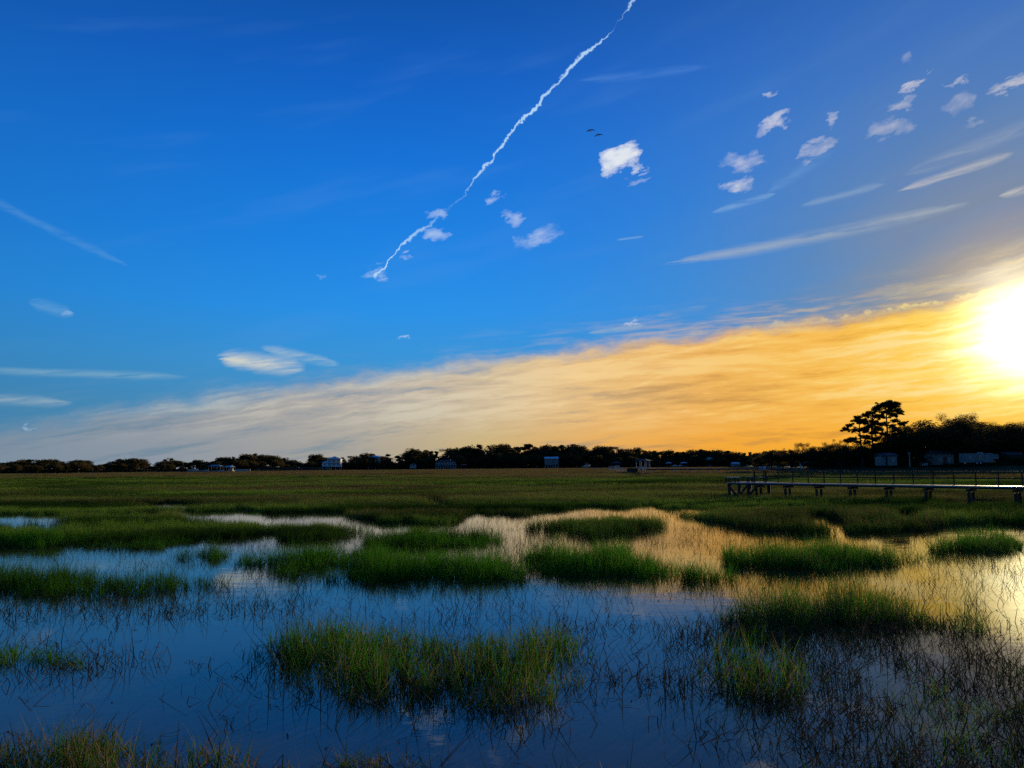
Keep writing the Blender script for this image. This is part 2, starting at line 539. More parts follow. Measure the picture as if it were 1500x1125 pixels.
def polar_mesh(name, radii, nseg, zf, smooth=True):
    vs, fs = [(0, 0, zf(0, 0))], []
    for r in radii:
        for k in range(nseg):
            az = -180 + 360 * k / nseg
            vs.append((r * math.sin(R(az)), r * math.cos(R(az)), zf(az, r)))
    for k in range(nseg):
        fs.append((0, 1 + (k + 1) % nseg, 1 + k))
    for i in range(len(radii) - 1):
        for k in range(nseg):
            a, b = 1 + i * nseg + k, 1 + i * nseg + (k + 1) % nseg
            fs.append((a, b, b + nseg, a + nseg))
    me = bpy.data.meshes.new(name)
    me.from_pydata(vs, [], fs)
    bm = bmesh.new(); bm.from_mesh(me)
    bmesh.ops.recalc_face_normals(bm, faces=bm.faces)
    if sum(f.normal.z for f in bm.faces) < 0:
        bmesh.ops.reverse_faces(bm, faces=bm.faces)
    bm.to_mesh(me); bm.free()
    if smooth:
        me.polygons.foreach_set("use_smooth", [True] * len(me.polygons))
    return me


gm = bpy.data.materials.new("mud_and_lawn")
gm.use_nodes = True
t = gm.node_tree
q = NT(t)
geo = t.nodes.new("ShaderNodeNewGeometry")
sp = t.nodes.new("ShaderNodeSeparateXYZ")
t.links.new(geo.outputs['Position'], sp.inputs[0])
n1 = q.noise(geo.outputs['Position'], 0.35, 6, 0.65)
n2 = q.noise(geo.outputs['Position'], 6.0, 4, 0.6)
lawn = q.mix(q.rng(n1, 0.35, 0.65), (0.050, 0.060, 0.020, 1), (0.085, 0.070, 0.035, 1))
mud = q.mix(q.rng(n2, 0.35, 0.65), (0.035, 0.028, 0.020, 1), (0.060, 0.050, 0.036, 1))
cc = q.mix(q.rng(V(q, sp.outputs[2]) + n1 * 0.3, 0.15, 0.5), mud, lawn)
q.put(t.nodes['Principled BSDF'].inputs['Base Color'], cc)
t.nodes['Principled BSDF'].inputs['Roughness'].default_value = 0.95
t.nodes['Principled BSDF'].inputs['Specular IOR Level'].default_value = 0.1
radii = [1, 2, 3, 4, 4.5, 5, 5.5, 6, 6.5, 7, 8, 10, 14, 20, 40, 80, 120, 150, 158, 164, 170, 175, 180, 185, 190, 195, 200, 205, 210, 215, 220, 230, 250, 280, 300,
         320, 330, 340, 360, 380, 400, 420, 430, 440, 450, 470, 490, 510, 530, 550, 570, 580, 590, 600, 610, 620, 640, 680, 750, 900, 1200, 2000, 4000, 9000, 20000]
me = polar_mesh("ground", radii, 360, ground_z)
o = mesh_obj("ground", me, gm)
tag(o, "dark earth and lawn of the far shore and the bank, muddy under the water", "ground", kind="structure")

wm = bpy.data.materials.new("still_marsh_water")
wm.use_nodes = True
t = wm.node_tree
q = NT(t)
b = t.nodes['Principled BSDF']
geo = t.nodes.new("ShaderNodeNewGeometry")
b.inputs['Base Color'].default_value = (0.034, 0.034, 0.014, 1)
b.inputs['Roughness'].default_value = 0.015
b.inputs['IOR'].default_value = 1.333
mp = t.nodes.new("ShaderNodeMapping")
mp.inputs['Scale'].default_value = (1.0, 1.7, 1.0)
t.links.new(geo.outputs['Position'], mp.inputs[0])
na = q.noise(mp.outputs[0], 1.1, 3, 0.5)
nb = q.noise(mp.outputs[0], 9.0, 3, 0.55)
patch = q.rng(q.noise(mp.outputs[0], 0.22, 2, 0.5), 0.4, 0.62, 0.25, 1.0)
hh = na * 0.6 + nb * patch * 0.16
bn = t.nodes.new("ShaderNodeBump")
bn.inputs['Strength'].default_value = 0.26
bn.inputs['Distance'].default_value = 0.014
q.put(bn.inputs['Height'], hh)
t.links.new(bn.outputs[0], b.inputs['Normal'])
me = polar_mesh("water", [5, 10, 30, 100, 300, 700, 1500, 5000, 20000], 120, lambda a, r: 0.0)
o = mesh_obj("water", me, wm)
tag(o, "calm tidal water flooding the marsh, blue in front and gold below the sun", "water", kind="structure")

# ------------------------------------------------------------------ marsh grass
def grass_mat(name, greens, tans, trans, tip=(0.20, 0.15, 0.06), patchy=False):
    m = bpy.data.materials.new(name)
    m.use_nodes = True
    t = m.node_tree
    t.nodes.clear()
    q = NT(t)
    at_ = t.nodes.new("ShaderNodeAttribute")
    at_.attribute_type = 'INSTANCER'
    at_.attribute_name = "tint"
    rd = t.nodes.new("ShaderNodeAttribute")
    rd.attribute_type = 'GEOMETRY'
    rd.attribute_name = "rnd"
    rnd = V(q, rd.outputs['Fac'])
    hh = t.nodes.new("ShaderNodeAttribute")
    hh.attribute_type = 'GEOMETRY'
    hh.attribute_name = "hh"
    h = V(q, hh.outputs['Fac'])
    g = q.mix(rnd, (*greens[0], 1), (*greens[1], 1))
    tn = q.mix(rnd, (*tans[0], 1), (*tans[1], 1))
    tint = V(q, at_.outputs['Fac'])
    g = q.mix(q.rng(tint, 0.14, 0.0) * 0.62, g, (0.020, 0.060, 0.008, 1))
    f = q.rng(rnd * 0.7 + tint * 1.3, 0.78, 1.05)
    c = q.mix(f, g, tn)
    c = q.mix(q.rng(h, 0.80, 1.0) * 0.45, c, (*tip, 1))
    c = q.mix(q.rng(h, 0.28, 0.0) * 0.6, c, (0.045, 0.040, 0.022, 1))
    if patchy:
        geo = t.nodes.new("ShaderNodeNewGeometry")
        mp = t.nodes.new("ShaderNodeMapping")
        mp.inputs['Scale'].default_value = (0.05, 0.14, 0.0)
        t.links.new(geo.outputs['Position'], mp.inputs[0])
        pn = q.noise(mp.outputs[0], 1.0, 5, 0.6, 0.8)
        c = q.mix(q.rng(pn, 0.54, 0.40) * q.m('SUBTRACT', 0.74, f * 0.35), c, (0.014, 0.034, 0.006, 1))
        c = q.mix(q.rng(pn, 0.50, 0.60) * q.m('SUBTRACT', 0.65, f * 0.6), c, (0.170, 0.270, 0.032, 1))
    di = t.nodes.new("ShaderNodeBsdfDiffuse")
    tr = t.nodes.new("ShaderNodeBsdfTranslucent")
    q.put(di.inputs[0], c)
    q.put(tr.inputs[0], c)
    mx = t.nodes.new("ShaderNodeMixShader")
    mx.inputs[0].default_value = trans
    t.links.new(di.outputs[0], mx.inputs[1])
    t.links.new(tr.outputs[0], mx.inputs[2])
    o = t.nodes.new("ShaderNodeOutputMaterial")
    t.links.new(mx.outputs[0], o.inputs[0])
    return m


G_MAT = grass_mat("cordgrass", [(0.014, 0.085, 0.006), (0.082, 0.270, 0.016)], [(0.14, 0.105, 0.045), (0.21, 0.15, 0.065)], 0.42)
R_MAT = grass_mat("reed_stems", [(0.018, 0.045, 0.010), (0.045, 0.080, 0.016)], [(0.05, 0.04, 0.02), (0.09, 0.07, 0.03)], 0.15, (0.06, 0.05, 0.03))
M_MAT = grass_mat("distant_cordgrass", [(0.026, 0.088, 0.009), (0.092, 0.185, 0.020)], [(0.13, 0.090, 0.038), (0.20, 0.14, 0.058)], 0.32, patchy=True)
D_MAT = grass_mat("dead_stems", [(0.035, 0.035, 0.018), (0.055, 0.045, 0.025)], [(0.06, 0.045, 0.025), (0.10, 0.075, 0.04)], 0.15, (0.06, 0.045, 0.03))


def tuft(n, rad, hmin, hmax, w, lean, bend, seg=3, kink=0.0, seed=0, wrap=0.0):
    """n blades; each a tapering strip with a lean and a bend"""
    r = random.Random(seed)
    vs, fs, hv, rv = [], [], [], []
    for i in range(n):
        a, rr = r.uniform(0, 6.283), rad * math.sqrt(r.random())
        x, y = math.cos(a) * rr, math.sin(a) * rr
        if wrap:
            x, y = r.uniform(-rad, rad), r.uniform(-rad, rad)
        h = r.uniform(hmin, hmax)
        la = r.uniform(0, 6.283)
        le = abs(r.gauss(0, lean))
        be = r.uniform(0, bend) * (1 if r.random() < 0.85 else 2.0)
        fa = r.uniform(0, 6.283)
        fx, fy = math.cos(fa), math.sin(fa)
        rn = r.random()
        p = Vector((x, y, -0.06))
        ang = le
        rows = []
        step = (h + 0.06) / seg
        for k in range(seg + 1):
            ww = w * (1.0 - (k / seg) ** 1.6 * 0.85) * 0.5
            rows.append((p.copy(), ww, k / seg))
            if k < seg:
                if kink and r.random() < kink and k > 0:
                    ang += r.uniform(0.8, 2.4)
                    la += r.uniform(-0.7, 0.7)
                else:
                    ang += be / seg
                p = p + Vector((math.cos(la) * math.sin(ang), math.sin(la) * math.sin(ang), math.cos(ang))) * step
        b0 = len(vs)
        for (pp, ww, hk) in rows[:-1]:
            vs += [(pp.x - fx * ww, pp.y - fy * ww, pp.z), (pp.x + fx * ww, pp.y + fy * ww, pp.z)]
            hv += [hk, hk]; rv += [rn, rn]
        vs.append(tuple(rows[-1][0])); hv.append(1.0); rv.append(rn)
        for k in range(seg - 1):
            j = b0 + 2 * k
            fs.append((j, j + 1, j + 3, j + 2))
        j = b0 + 2 * (seg - 1)
        fs.append((j, j + 1, j + 2))
    me = bpy.data.meshes.new("grass_tuft")
    me.from_pydata(vs, [], fs)
    for nm, arr in (("hh", hv), ("rnd", rv)):
        at_ = me.attributes.new(nm, 'FLOAT', 'POINT')
        at_.data.foreach_set("value", arr)
    return me


def proto_collection(name, meshes, material):
    col = bpy.data.collections.new(name)
    for i, me in enumerate(meshes):
        me.materials.append(material)
        ob = bpy.data.objects.new(f"grass_tuft_{i:02d}", me)
        col.objects.link(ob)
    return col


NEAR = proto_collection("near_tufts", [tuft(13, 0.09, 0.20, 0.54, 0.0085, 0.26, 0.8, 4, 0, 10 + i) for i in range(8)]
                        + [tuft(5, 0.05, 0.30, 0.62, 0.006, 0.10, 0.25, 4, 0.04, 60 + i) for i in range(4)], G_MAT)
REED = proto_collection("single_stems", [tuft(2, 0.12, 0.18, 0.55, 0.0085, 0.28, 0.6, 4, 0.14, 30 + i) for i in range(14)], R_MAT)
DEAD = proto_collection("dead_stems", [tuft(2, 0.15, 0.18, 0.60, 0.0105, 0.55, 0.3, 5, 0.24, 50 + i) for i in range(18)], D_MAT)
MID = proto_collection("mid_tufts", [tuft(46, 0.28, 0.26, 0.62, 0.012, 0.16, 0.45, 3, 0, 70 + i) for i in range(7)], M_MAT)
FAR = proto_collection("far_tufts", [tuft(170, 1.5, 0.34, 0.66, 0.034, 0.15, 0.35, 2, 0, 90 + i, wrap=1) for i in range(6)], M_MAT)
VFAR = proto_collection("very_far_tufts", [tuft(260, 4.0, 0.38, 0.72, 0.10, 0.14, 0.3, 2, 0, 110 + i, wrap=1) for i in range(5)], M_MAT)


def instancer(col):
    ng = bpy.data.node_groups.new("scatter_grass", 'GeometryNodeTree')
    ng.interface.new_socket("Geometry", in_out='INPUT', socket_type='NodeSocketGeometry')
    ng.interface.new_socket("Geometry", in_out='OUTPUT', socket_type='NodeSocketGeometry')
    N = ng.nodes
    i_, o_ = N.new("NodeGroupInput"), N.new("NodeGroupOutput")
    ci = N.new("GeometryNodeCollectionInfo")
    ci.inputs[0].default_value = col
    ci.inputs['Separate Children'].default_value = True
    ci.inputs['Reset Children'].default_value = True
    ip = N.new("GeometryNodeInstanceOnPoints")
    ip.inputs['Pick Instance'].default_value = True
    def attr(nm, ty):
        a = N.new("GeometryNodeInputNamedAttribute")
        a.data_type = ty
        a.inputs[0].default_value = nm
        return a.outputs[0]
    L = ng.links
    L.new(i_.outputs[0], ip.inputs['Points'])
    L.new(ci.outputs[0], ip.inputs['Instance'])
    L.new(attr("pick", 'INT'), ip.inputs['Instance Index'])
    L.new(attr("rot", 'FLOAT_VECTOR'), ip.inputs['Rotation'])
    L.new(attr("scl", 'FLOAT_VECTOR'), ip.inputs['Scale'])
    L.new(ip.outputs[0], o_.inputs[0])
    return ng


GN = {}
def grass_object(name, label, P, scl, tint, col, rotx=0.0):
    n = len(P)
    if n == 0:
        return None
    me = bpy.data.meshes.new(name)
    me.vertices.add(n)
    me.vertices.foreach_set("co", P.astype(np.float32).ravel())
    nv = len(col.objects)
    me.attributes.new("pick", 'INT', 'POINT').data.foreach_set("value", rng.integers(0, nv, n).astype(np.int32))
    rot = np.zeros((n, 3), np.float32)
    rot[:, 2] = rng.uniform(0, 2 * math.pi, n)
    rot[:, 0] = rng.normal(0, rotx, n)
    rot[:, 1] = rng.normal(0.05, rotx, n)
    me.attributes.new("rot", 'FLOAT_VECTOR', 'POINT').data.foreach_set("vector", rot.ravel())
    me.attributes.new("scl", 'FLOAT_VECTOR', 'POINT').data.foreach_set("vector", scl.astype(np.float32).ravel())
    me.attributes.new("tint", 'FLOAT', 'POINT').data.foreach_set("value", tint.astype(np.float32))
    o = mesh_obj(name, me)
    if col.name not in GN:
        GN[col.name] = instancer(col)
    md = o.modifiers.new("scatter", 'NODES')
    md.node_group = GN[col.name]
    tag(o, label, "grass", kind="stuff")
    return o


# --- value noise in numpy (world metres)
_g = np.random.default_rng(3).random((256, 256))
def vnoise(x, y, s, seed=0):
    x = x / s + seed * 17.3; y = y / s + seed * 5.1
    xi, yi = np.floor(x).astype(int), np.floor(y).astype(int)
    fx, fy = x - xi, y - yi
    fx, fy = fx * fx * (3 - 2 * fx), fy * fy * (3 - 2 * fy)
    a = _g[xi % 256, yi % 256]; b = _g[(xi + 1) % 256, yi % 256]
    c = _g[xi % 256, (yi + 1) % 256]; d = _g[(xi + 1) % 256, (yi + 1) % 256]
    return (a * (1 - fx) + b * fx) * (1 - fy) + (c * (1 - fx) + d * fx) * fy


def fbm(x, y, s, seed=0, o=3):
    v, a, t_ = 0, 1.0, 0
    for k in range(o):
        v = v + a * vnoise(x, y, s / 2 ** k, seed + k); t_ += a; a *= 0.55
    return v / t_


# front edge of the continuous marsh, and the islands in front of it.  Plan shapes were read off the photograph's
# columns/rows and are turned into places on the water here.
EDGE_X = [-500, -200, 0, 80, 150, 360, 500, 560, 660, 690, 780, 860, 960, 1000, 1100, 1200, 1340, 1400, 1500, 1700, 2100]
EDGE_Y = [762, 764, 757, 756, 757, 751, 756, 767, 764, 752, 753, 744, 743, 757, 776, 782, 782, 771, 768, 772, 765]
ISLANDS = {
    "left_edge_block": [(10, 790, 78, 12, 0.0, 1.0)],
    "left_strip": [(205, 780, 128, 18, 0.0, 1.0), (390, 781, 115, 8, 0.0, 1.0)],
    "small_tuft": [(288, 817, 46, 8, 0.0, 0.8)],
    "left_front": [(120, 864, 170, 16, 0.0, 0.85), (0, 858, 70, 16, 0.0, 0.9), (250, 860, 60, 8, 0, 0.5)],
    "middle": [(560, 833, 178, 18, 0.02, 1.0), (635, 796, 82, 10, 0.0, 0.9), (700, 838, 60, 9, 0.1, 0.7)],
    "middle_right": [(900, 833, 136, 15, 0.07, 1.0)],
    "upper_right": [(870, 776, 100, 9, 0.0, 0.8)],
    "dark_right": [(1200, 824, 128, 13, 0.0, 1.0), (1320, 822, 50, 7, 0.0, 0.45)],
    "far_right": [(1425, 803, 62, 9, 0.0, 0.75)],
    "sunlit_right": [(1240, 906, 182, 17, 0.0, 1.0), (1405, 905, 30, 24, 0.0, 0.7)],
    "front_centre": [(645, 978, 200, 44, 0.02, 0.9), (500, 952, 90, 26, 0.0, 0.9), (425, 975, 48, 28, 0.0, 0.8), (560, 948, 120, 16, 0.0, 0.85), (775, 965, 80, 32, 0.0, 0.75), (680, 1020, 130, 18, 0, 0.8), (470, 1010, 90, 22, 0, 0.3)],
    "front_left_edge": [(30, 966, 95, 15, 0.0, 0.6)],
    "front_right_stems": [(1105, 985, 82, 54, 0.0, 0.5), (1440, 1060, 150, 70, 0.0, 0.16)],
    "bank_edge": [(70, 1130, 180, 40, 0.0, 1.0), (240, 1140, 120, 30, 0.0, 0.6), (520, 1150, 140, 28, 0.0, 0.35), (760, 1160, 150, 30, 0.0, 0.3), (1330, 1150, 200, 30, 0, 0.25)],
}
SPARSE = [(160, 822, 200, 26, 0.16), (440, 800, 130, 26, 0.42), (700, 815, 70, 50, 0.14), (880, 795, 130, 18, 0.5), (1030, 790, 70, 36, 0.34),
          (900, 752, 110, 10, 0.9), (770, 765, 110, 14, 0.8), (640, 772, 50, 9, 0.6), (830, 806, 120, 9, 0.8), (640, 812, 110, 10, 0.7), (480, 760, 120, 12, 0.4), (1210, 868, 310, 30, 0.36), (720, 868, 260, 20, 0.30), (1430, 838, 130, 40, 0.55), (1240, 797, 190, 13, 0.6),
          (170, 892, 190, 22, 0.42), (1060, 850, 90, 30, 0.10), (400, 868, 90, 16, 0.35), (715, 872, 26, 7, 0.9), (880, 876, 60, 9, 0.5),
          (1280, 930, 240, 26, 0.40), (600, 890, 260, 20, 0.05)]
DEADZ = [(620, 1010, 260, 60, 0.40), (430, 1000, 110, 50, 0.35), (70, 975, 170, 34, 0.30), (1290, 985, 310, 75, 0.85), (1390, 1075, 300, 85, 1.0),
         (1010, 985, 80, 60, 0.45), (840, 985, 70, 60, 0.40), (700, 1050, 200, 30, 0.25), (330, 1000, 60, 50, 0.10), (1120, 1070, 150, 60, 0.35),
         (1210, 930, 260, 30, 0.6), (190, 1085, 330, 50, 0.04), (140, 895, 240, 16, 0.3), (600, 895, 330, 22, 0.12), (700, 1110, 500, 40, 0.08)]


def warp(px, py, X, Y):
    k_ = np.interp(py, [760, 1100], [1.0, 1.5])
    return (px + (fbm(X, Y, 2.6, 41) - 0.5) * 75 * k_, py + (fbm(X, Y * 0.8, 2.2, 47) - 0.5) * 27 * k_ * np.interp(py, [700, 780, 860, 1000], [0.2, 0.6, 0.9, 1.2]))


def soft(px, py, e, nz):
    cx, cy, rx, ry = e[:4]
    sl = e[4] if len(e) > 5 else 0.0
    d = np.sqrt(((px - cx) / rx) ** 2 + ((py - cy - sl * (px - cx)) / ry) ** 2)
    d = d + (nz - 0.5) * 1.0
    return np.clip((1.18 - d) / 0.42, 0, 1) * e[-1]


def picture_rows(X, Y):
    P = np.stack([X, Y, np.zeros_like(X)], 1)
    return project(P)


def scatter(x0f, y0, y1, dens):
    """random points in the wedge in front of the camera between depths y0 and y1"""
    half = x0f
    n = int(dens * half * (y1 * y1 - y0 * y0))
    Y = np.sqrt(rng.uniform(y0 * y0, y1 * y1, n))
    X = rng.uniform(-half, half, n) * Y
    return X, Y


def tint_of(X, Y, py):
    t_ = np.interp(py, [680, 690, 698, 704, 712, 726, 734, 740, 752, 800, 900], [0.95, 0.85, 0.66, 0.32, 0.12, 0.14, 0.34, 0.12, 0.10, 0.12, 0.10])
    band = fbm(X * 0.22, Y, np.where(Y < 60, 5.0, np.where(Y < 150, 11.0, 34.0)), 5)
    return np.clip(t_ + (band - 0.5) * np.interp(py, [745, 775], [1.15, 0.7]) + (fbm(X, Y, 60.0, 8, 2) - 0.5) * 0.5, 0, 1)


def in_main(px, py, X, Y):
    wob_ = (fbm(X, Y * 0.6, 5.0, 11) - 0.5) * 14
    e = np.interp(px, EDGE_X, EDGE_Y) + wob_
    d = np.clip((e - py) / 3.0, 0, 1)
    # openings inside the marsh: small pools and narrow dark creeks
    for (cx, cy, rx, ry) in [(118, 770, 40, 18), (940, 698, 27, 5), (785, 716, 10, 3.5), (1198, 765, 22, 10), (1222, 772, 24, 9), (1430, 738, 60, 6), (640, 739, 34, 6), (560, 778, 40, 9), (1020, 748, 40, 7), (250, 742, 50, 7), (1330, 760, 26, 8)]:
        dd = ((px - cx) / rx) ** 2 + ((py - cy) / ry) ** 2 + (fbm(X, Y, 2.2, 4) - 0.5) * 2.2
        d = np.where(dd < 1, np.where(dd < 0.55, 0, 0.25) * d, d)
    return d


def creek(X, Y):
    c = np.abs(fbm(X * 0.30, Y, 26.0, 21, 3) - 0.5)
    return np.clip((c - 0.022) / 0.02, 0.0, 1.0)


# ---- near water (depth 5 to 24 m): every island is a patch of its own
X, Y = scatter(0.95, 4.6, 26.0, 85.0)
px, py = picture_rows(X, Y)
nz = fbm(X, Y, 1.1, 2)
nz2 = vnoise(X, Y, 0.35, 9)
tear = fbm(X, Y * 0.6, 1.3, 71)
u = rng.random(len(X))
tn = tint_of(X, Y, py)
wx_, wy_ = warp(px, py, X, Y)
labels = {
    "left_edge_block": "low grass block cut off by the left edge, beside the small pale pool",
    "left_strip": "long green grass island behind the blue water on the left",
    "small_tuft": "small tuft island between the long left island and the wide middle one",
    "left_front": "ragged grass strip with scattered stems in front of the blue water on the left",
    "middle": "wide lush green grass island in the middle of the open water",
    "middle_right": "dark oval grass island right of the cream coloured water",
    "upper_right": "thin grass island just behind the dark oval island",
    "dark_right": "dark grass island in golden water below the wooden dock",
    "far_right": "small dark grass patch in golden water near the right edge",
    "sunlit_right": "long dark grass island beside the sun's reflection",
    "front_centre": "bright green grass clump standing alone in dark blue water in front",
    "front_left_edge": "small loose grass clump at the left edge in dark blue water",
    "front_right_stems": "thin upright green stems rising from the tangle of dead stalks",
    "bank_edge": "yellowish grass along the bank at the bottom of the view",
}
taken = np.zeros(len(X), bool)
for key, parts_ in ISLANDS.items():
    d = np.zeros(len(X))
    for e in parts_:
        d = np.maximum(d, soft(wx_, wy_, e, nz))
    if key in ("front_centre", "front_left_edge", "front_right_stems", "bank_edge"):
        d = d * np.clip((nz2 - 0.05) * 3.0, 0, 1)
    else:
        d = d * np.clip((tear - 0.23) * 5.0, 0, 1)
    hgt = {"front_centre": 0.80, "front_left_edge": 0.62, "bank_edge": 0.50, "front_right_stems": 0.95, "sunlit_right": 0.95, "left_strip": 0.78}.get(key, 1.0) * 1.10
    if key == "bank_edge":
        sel = (u < d * 0.9) & ~taken
    else:
        sel = (u < d) & ~taken
    taken |= sel
    n = int(sel.sum())
    P = np.stack([X[sel], Y[sel], np.zeros(n)], 1)
    edge_d = d[sel]
    s = (0.38 + 0.68 * edge_d) * (0.55 + 0.9 * fbm(X[sel], Y[sel], 0.9, 6)) * rng.uniform(0.75, 1.25, n) * hgt
    sc = np.stack([np.ones(n), np.ones(n), s], 1)
    tt = tn[sel] if key != "bank_edge" else np.full(n, 0.45)
    grass_object("marsh_grass", labels[key], P, sc, tt, NEAR, 0.05)

# near part of the continuous marsh
d = in_main(px, py, X, Y)
sel = (u < d) & ~taken
n = int(sel.sum())
if n:
    grass_object("marsh_grass", "front fringe of the continuous marsh", np.stack([X[sel], Y[sel], np.zeros(n)], 1),
                 np.stack([np.ones(n)] * 2 + [rng.uniform(0.7, 1.15, n)], 1), tn[sel], NEAR, 0.05)

# loose single stems in the shallow water
X, Y = scatter(0.95, 4.6, 30.0, 60.0)
px, py = picture_rows(X, Y)
nz = fbm(X, Y, 1.3, 12)
cl = np.clip((fbm(X, Y, 0.7, 15) - 0.32) * 3.0, 0, 1)
d = np.zeros(len(X))
for e in SPARSE:
    d = np.maximum(d, soft(px, py, (e[0], e[1], e[2], e[3], 0.0, e[4]), nz))
d = np.maximum(d, 0.004)
wx_, wy_ = warp(px, py, X, Y)
for parts_ in ISLANDS.values():
    for e in parts_:
        d = np.maximum(d, soft(wx_, wy_, (e[0], e[1] + 4, e[2] * 1.3, e[3] * 1.75, e[4], 0.42), nz))
sel = rng.random(len(X)) < d * cl * 0.95
n = int(sel.sum())
grass_object("marsh_reeds", "scattered single grass stems standing in the shallow open water", np.stack([X[sel], Y[sel], np.zeros(n)], 1),
             np.stack([np.ones(n)] * 2 + [rng.uniform(0.45, 1.0, n)], 1), np.clip(tint_of(X, Y, py)[sel] + 0.1, 0, 1), REED, 0.15)

X, Y = scatter(0.95, 4.6, 22.0, 165.0)
px, py = picture_rows(X, Y)
nz = fbm(X, Y, 1.0, 14)
cl = np.clip((fbm(X, Y, 0.55, 17) - 0.34) * 3.6, 0, 1)
d = np.zeros(len(X))
for e in DEADZ:
    d = np.maximum(d, soft(px, py, (e[0], e[1], e[2], e[3], 0.0, e[4]), nz))
d = np.maximum(d, 0.0012)
sel = rng.random(len(X)) < d * cl
n = int(sel.sum())
grass_object("dead_stalks", "dark broken reed stalks bent over the blue water, thickest at lower right", np.stack([X[sel], Y[sel], np.zeros(n)], 1),
             np.stack([np.ones(n)] * 2 + [rng.uniform(0.5, 1.0, n)], 1), rng.uniform(0, 1, n), DEAD, 0.22)

# middle distance (24 to 75 m)
X, Y = scatter(0.92, 24.0, 78.0, 11.0)
px, py = picture_rows(X, Y)
d = in_main(px, py, X, Y) * creek(X, Y)
# islands that reach beyond 24 m
wx_, wy_ = warp(px, py, X, Y)
nz = fbm(X, Y, 1.6, 2)
for key, parts_ in ISLANDS.items():
    for e in parts_:
        d = np.maximum(d, soft(wx_, wy_, e, nz))
spd = np.zeros(len(X))
for e in SPARSE:
    spd = np.maximum(spd, soft(px, py, (e[0], e[1], e[2], e[3], 0.0, e[4]), nz))
keep = rng.random(len(X))
sel = (keep < d) & (Y > 25.0)
n = int(sel.sum())
hs = 0.30 + 1.05 * fbm(X[sel] * 0.35, Y[sel], 4.5, 31)
grass_object("marsh_grass", "green and tan cordgrass covering the middle of the marsh up to the wooden dock", np.stack([X[sel], Y[sel], np.zeros(n)], 1),
             np.stack([np.ones(n)] * 2 + [hs * rng.uniform(0.8, 1.2, n)], 1), tint_of(X[sel], Y[sel], py[sel]), MID, 0.04)
X2, Y2 = scatter(0.92, 28.0, 70.0, 7.0)
px2, py2 = picture_rows(X2, Y2)
nz = fbm(X2, Y2, 1.6, 3)
spd = np.zeros(len(X2))
for e in SPARSE:
    spd = np.maximum(spd, soft(px2, py2, (e[0], e[1], e[2], e[3], 0.0, e[4]), nz))
sel = rng.random(len(X2)) < spd
n = int(sel.sum())
grass_object("marsh_reeds", "thin lit reeds standing in the shallow pools in front of the marsh", np.stack([X2[sel], Y2[sel], np.zeros(n)], 1),
             np.stack([np.ones(n)] * 2 + [rng.uniform(0.6, 1.1, n)], 1), tint_of(X2[sel], Y2[sel], py2[sel]), REED, 0.1)

# far marsh
def land_free(X, Y, margin=4.0):
    az = np.degrees(np.arctan2(X, Y))
    rs = np.interp(az, [-180, -80, -36, -20, 0, 12, 17.6, 19.0, 22, 36, 60, 90, 180], [300, 320, 430, 520, 600, 610, 600, 330, 212, 196, 190, 200, 300])
    return np.hypot(X, Y) < rs - margin

X, Y = scatter(0.9, 75.0, 230.0, 0.62)
px, py = picture_rows(X, Y)
d = in_main(px, py, X, Y) * creek(X * 0.5, Y * 0.5)
sel = (rng.random(len(X)) < d) & land_free(X, Y)
n = int(sel.sum())
hs = 0.25 + 1.4 * fbm(X[sel] * 0.3, Y[sel], 14.0, 33)
grass_object("marsh_grass", "distant flat marsh beyond the dock in bands of green and tan", np.stack([X[sel], Y[sel], np.zeros(n)], 1),
             np.stack([np.ones(n)] * 2 + [hs * rng.uniform(0.85, 1.15, n)], 1), tint_of(X[sel], Y[sel], py[sel]), FAR, 0.0)
X, Y = scatter(0.9, 225.0, 640.0, 0.075)
px, py = picture_rows(X, Y)
d = in_main(px, py, X, Y)
sel = (rng.random(len(X)) < d) & land_free(X, Y)
n = int(sel.sum())
hs = 0.75 + 0.45 * fbm(X[sel] * 0.3, Y[sel], 40.0, 35)
grass_object("marsh_grass", "farthest tan marsh grass running up to the dark treeline", np.stack([X[sel], Y[sel], np.zeros(n)], 1),
             np.stack([np.ones(n)] * 2 + [hs * rng.uniform(0.9, 1.1, n)], 1), tint_of(X[sel], Y[sel], py[sel]), VFAR, 0.0)


# bits of dead reed and leaf floating flat on the water
def floaters():
    r = random.Random(77)
    out = []
    for i in range(8):
        vs, fs, hv, rv = [], [], [], []
        for k in range(r.choice((1, 1, 2))):
            a = r.uniform(0, 6.28); L = r.uniform(0.03, 0.16); w_ = r.uniform(0.004, 0.010)
            x, y = r.uniform(-0.1, 0.1), r.uniform(-0.1, 0.1)
            b = a + r.uniform(-1.2, 1.2)
            p0 = (x, y); p1 = (x + math.cos(a) * L, y + math.sin(a) * L); p2 = (p1[0] + math.cos(b) * L * 0.6, p1[1] + math.sin(b) * L * 0.6)
            for (q0, q1, an) in ((p0, p1, a), (p1, p2, b)):
                nx, ny = -math.sin(an) * w_, math.cos(an) * w_
                j = len(vs)
                vs += [(q0[0] - nx, q0[1] - ny, 0.004), (q0[0] + nx, q0[1] + ny, 0.004), (q1[0] + nx * 0.7, q1[1] + ny * 0.7, 0.010), (q1[0] - nx * 0.7, q1[1] - ny * 0.7, 0.010)]
                fs.append((j, j + 1, j + 2, j + 3)); hv += [0.5] * 4; rv += [r.random()] * 4
        me = bpy.data.meshes.new("floating_bit")
        me.from_pydata(vs, [], fs)
        for nm, arr in (("hh", hv), ("rnd", rv)):
            me.attributes.new(nm, 'FLOAT', 'POINT').data.foreach_set("value", arr)
        out.append(me)
    return out


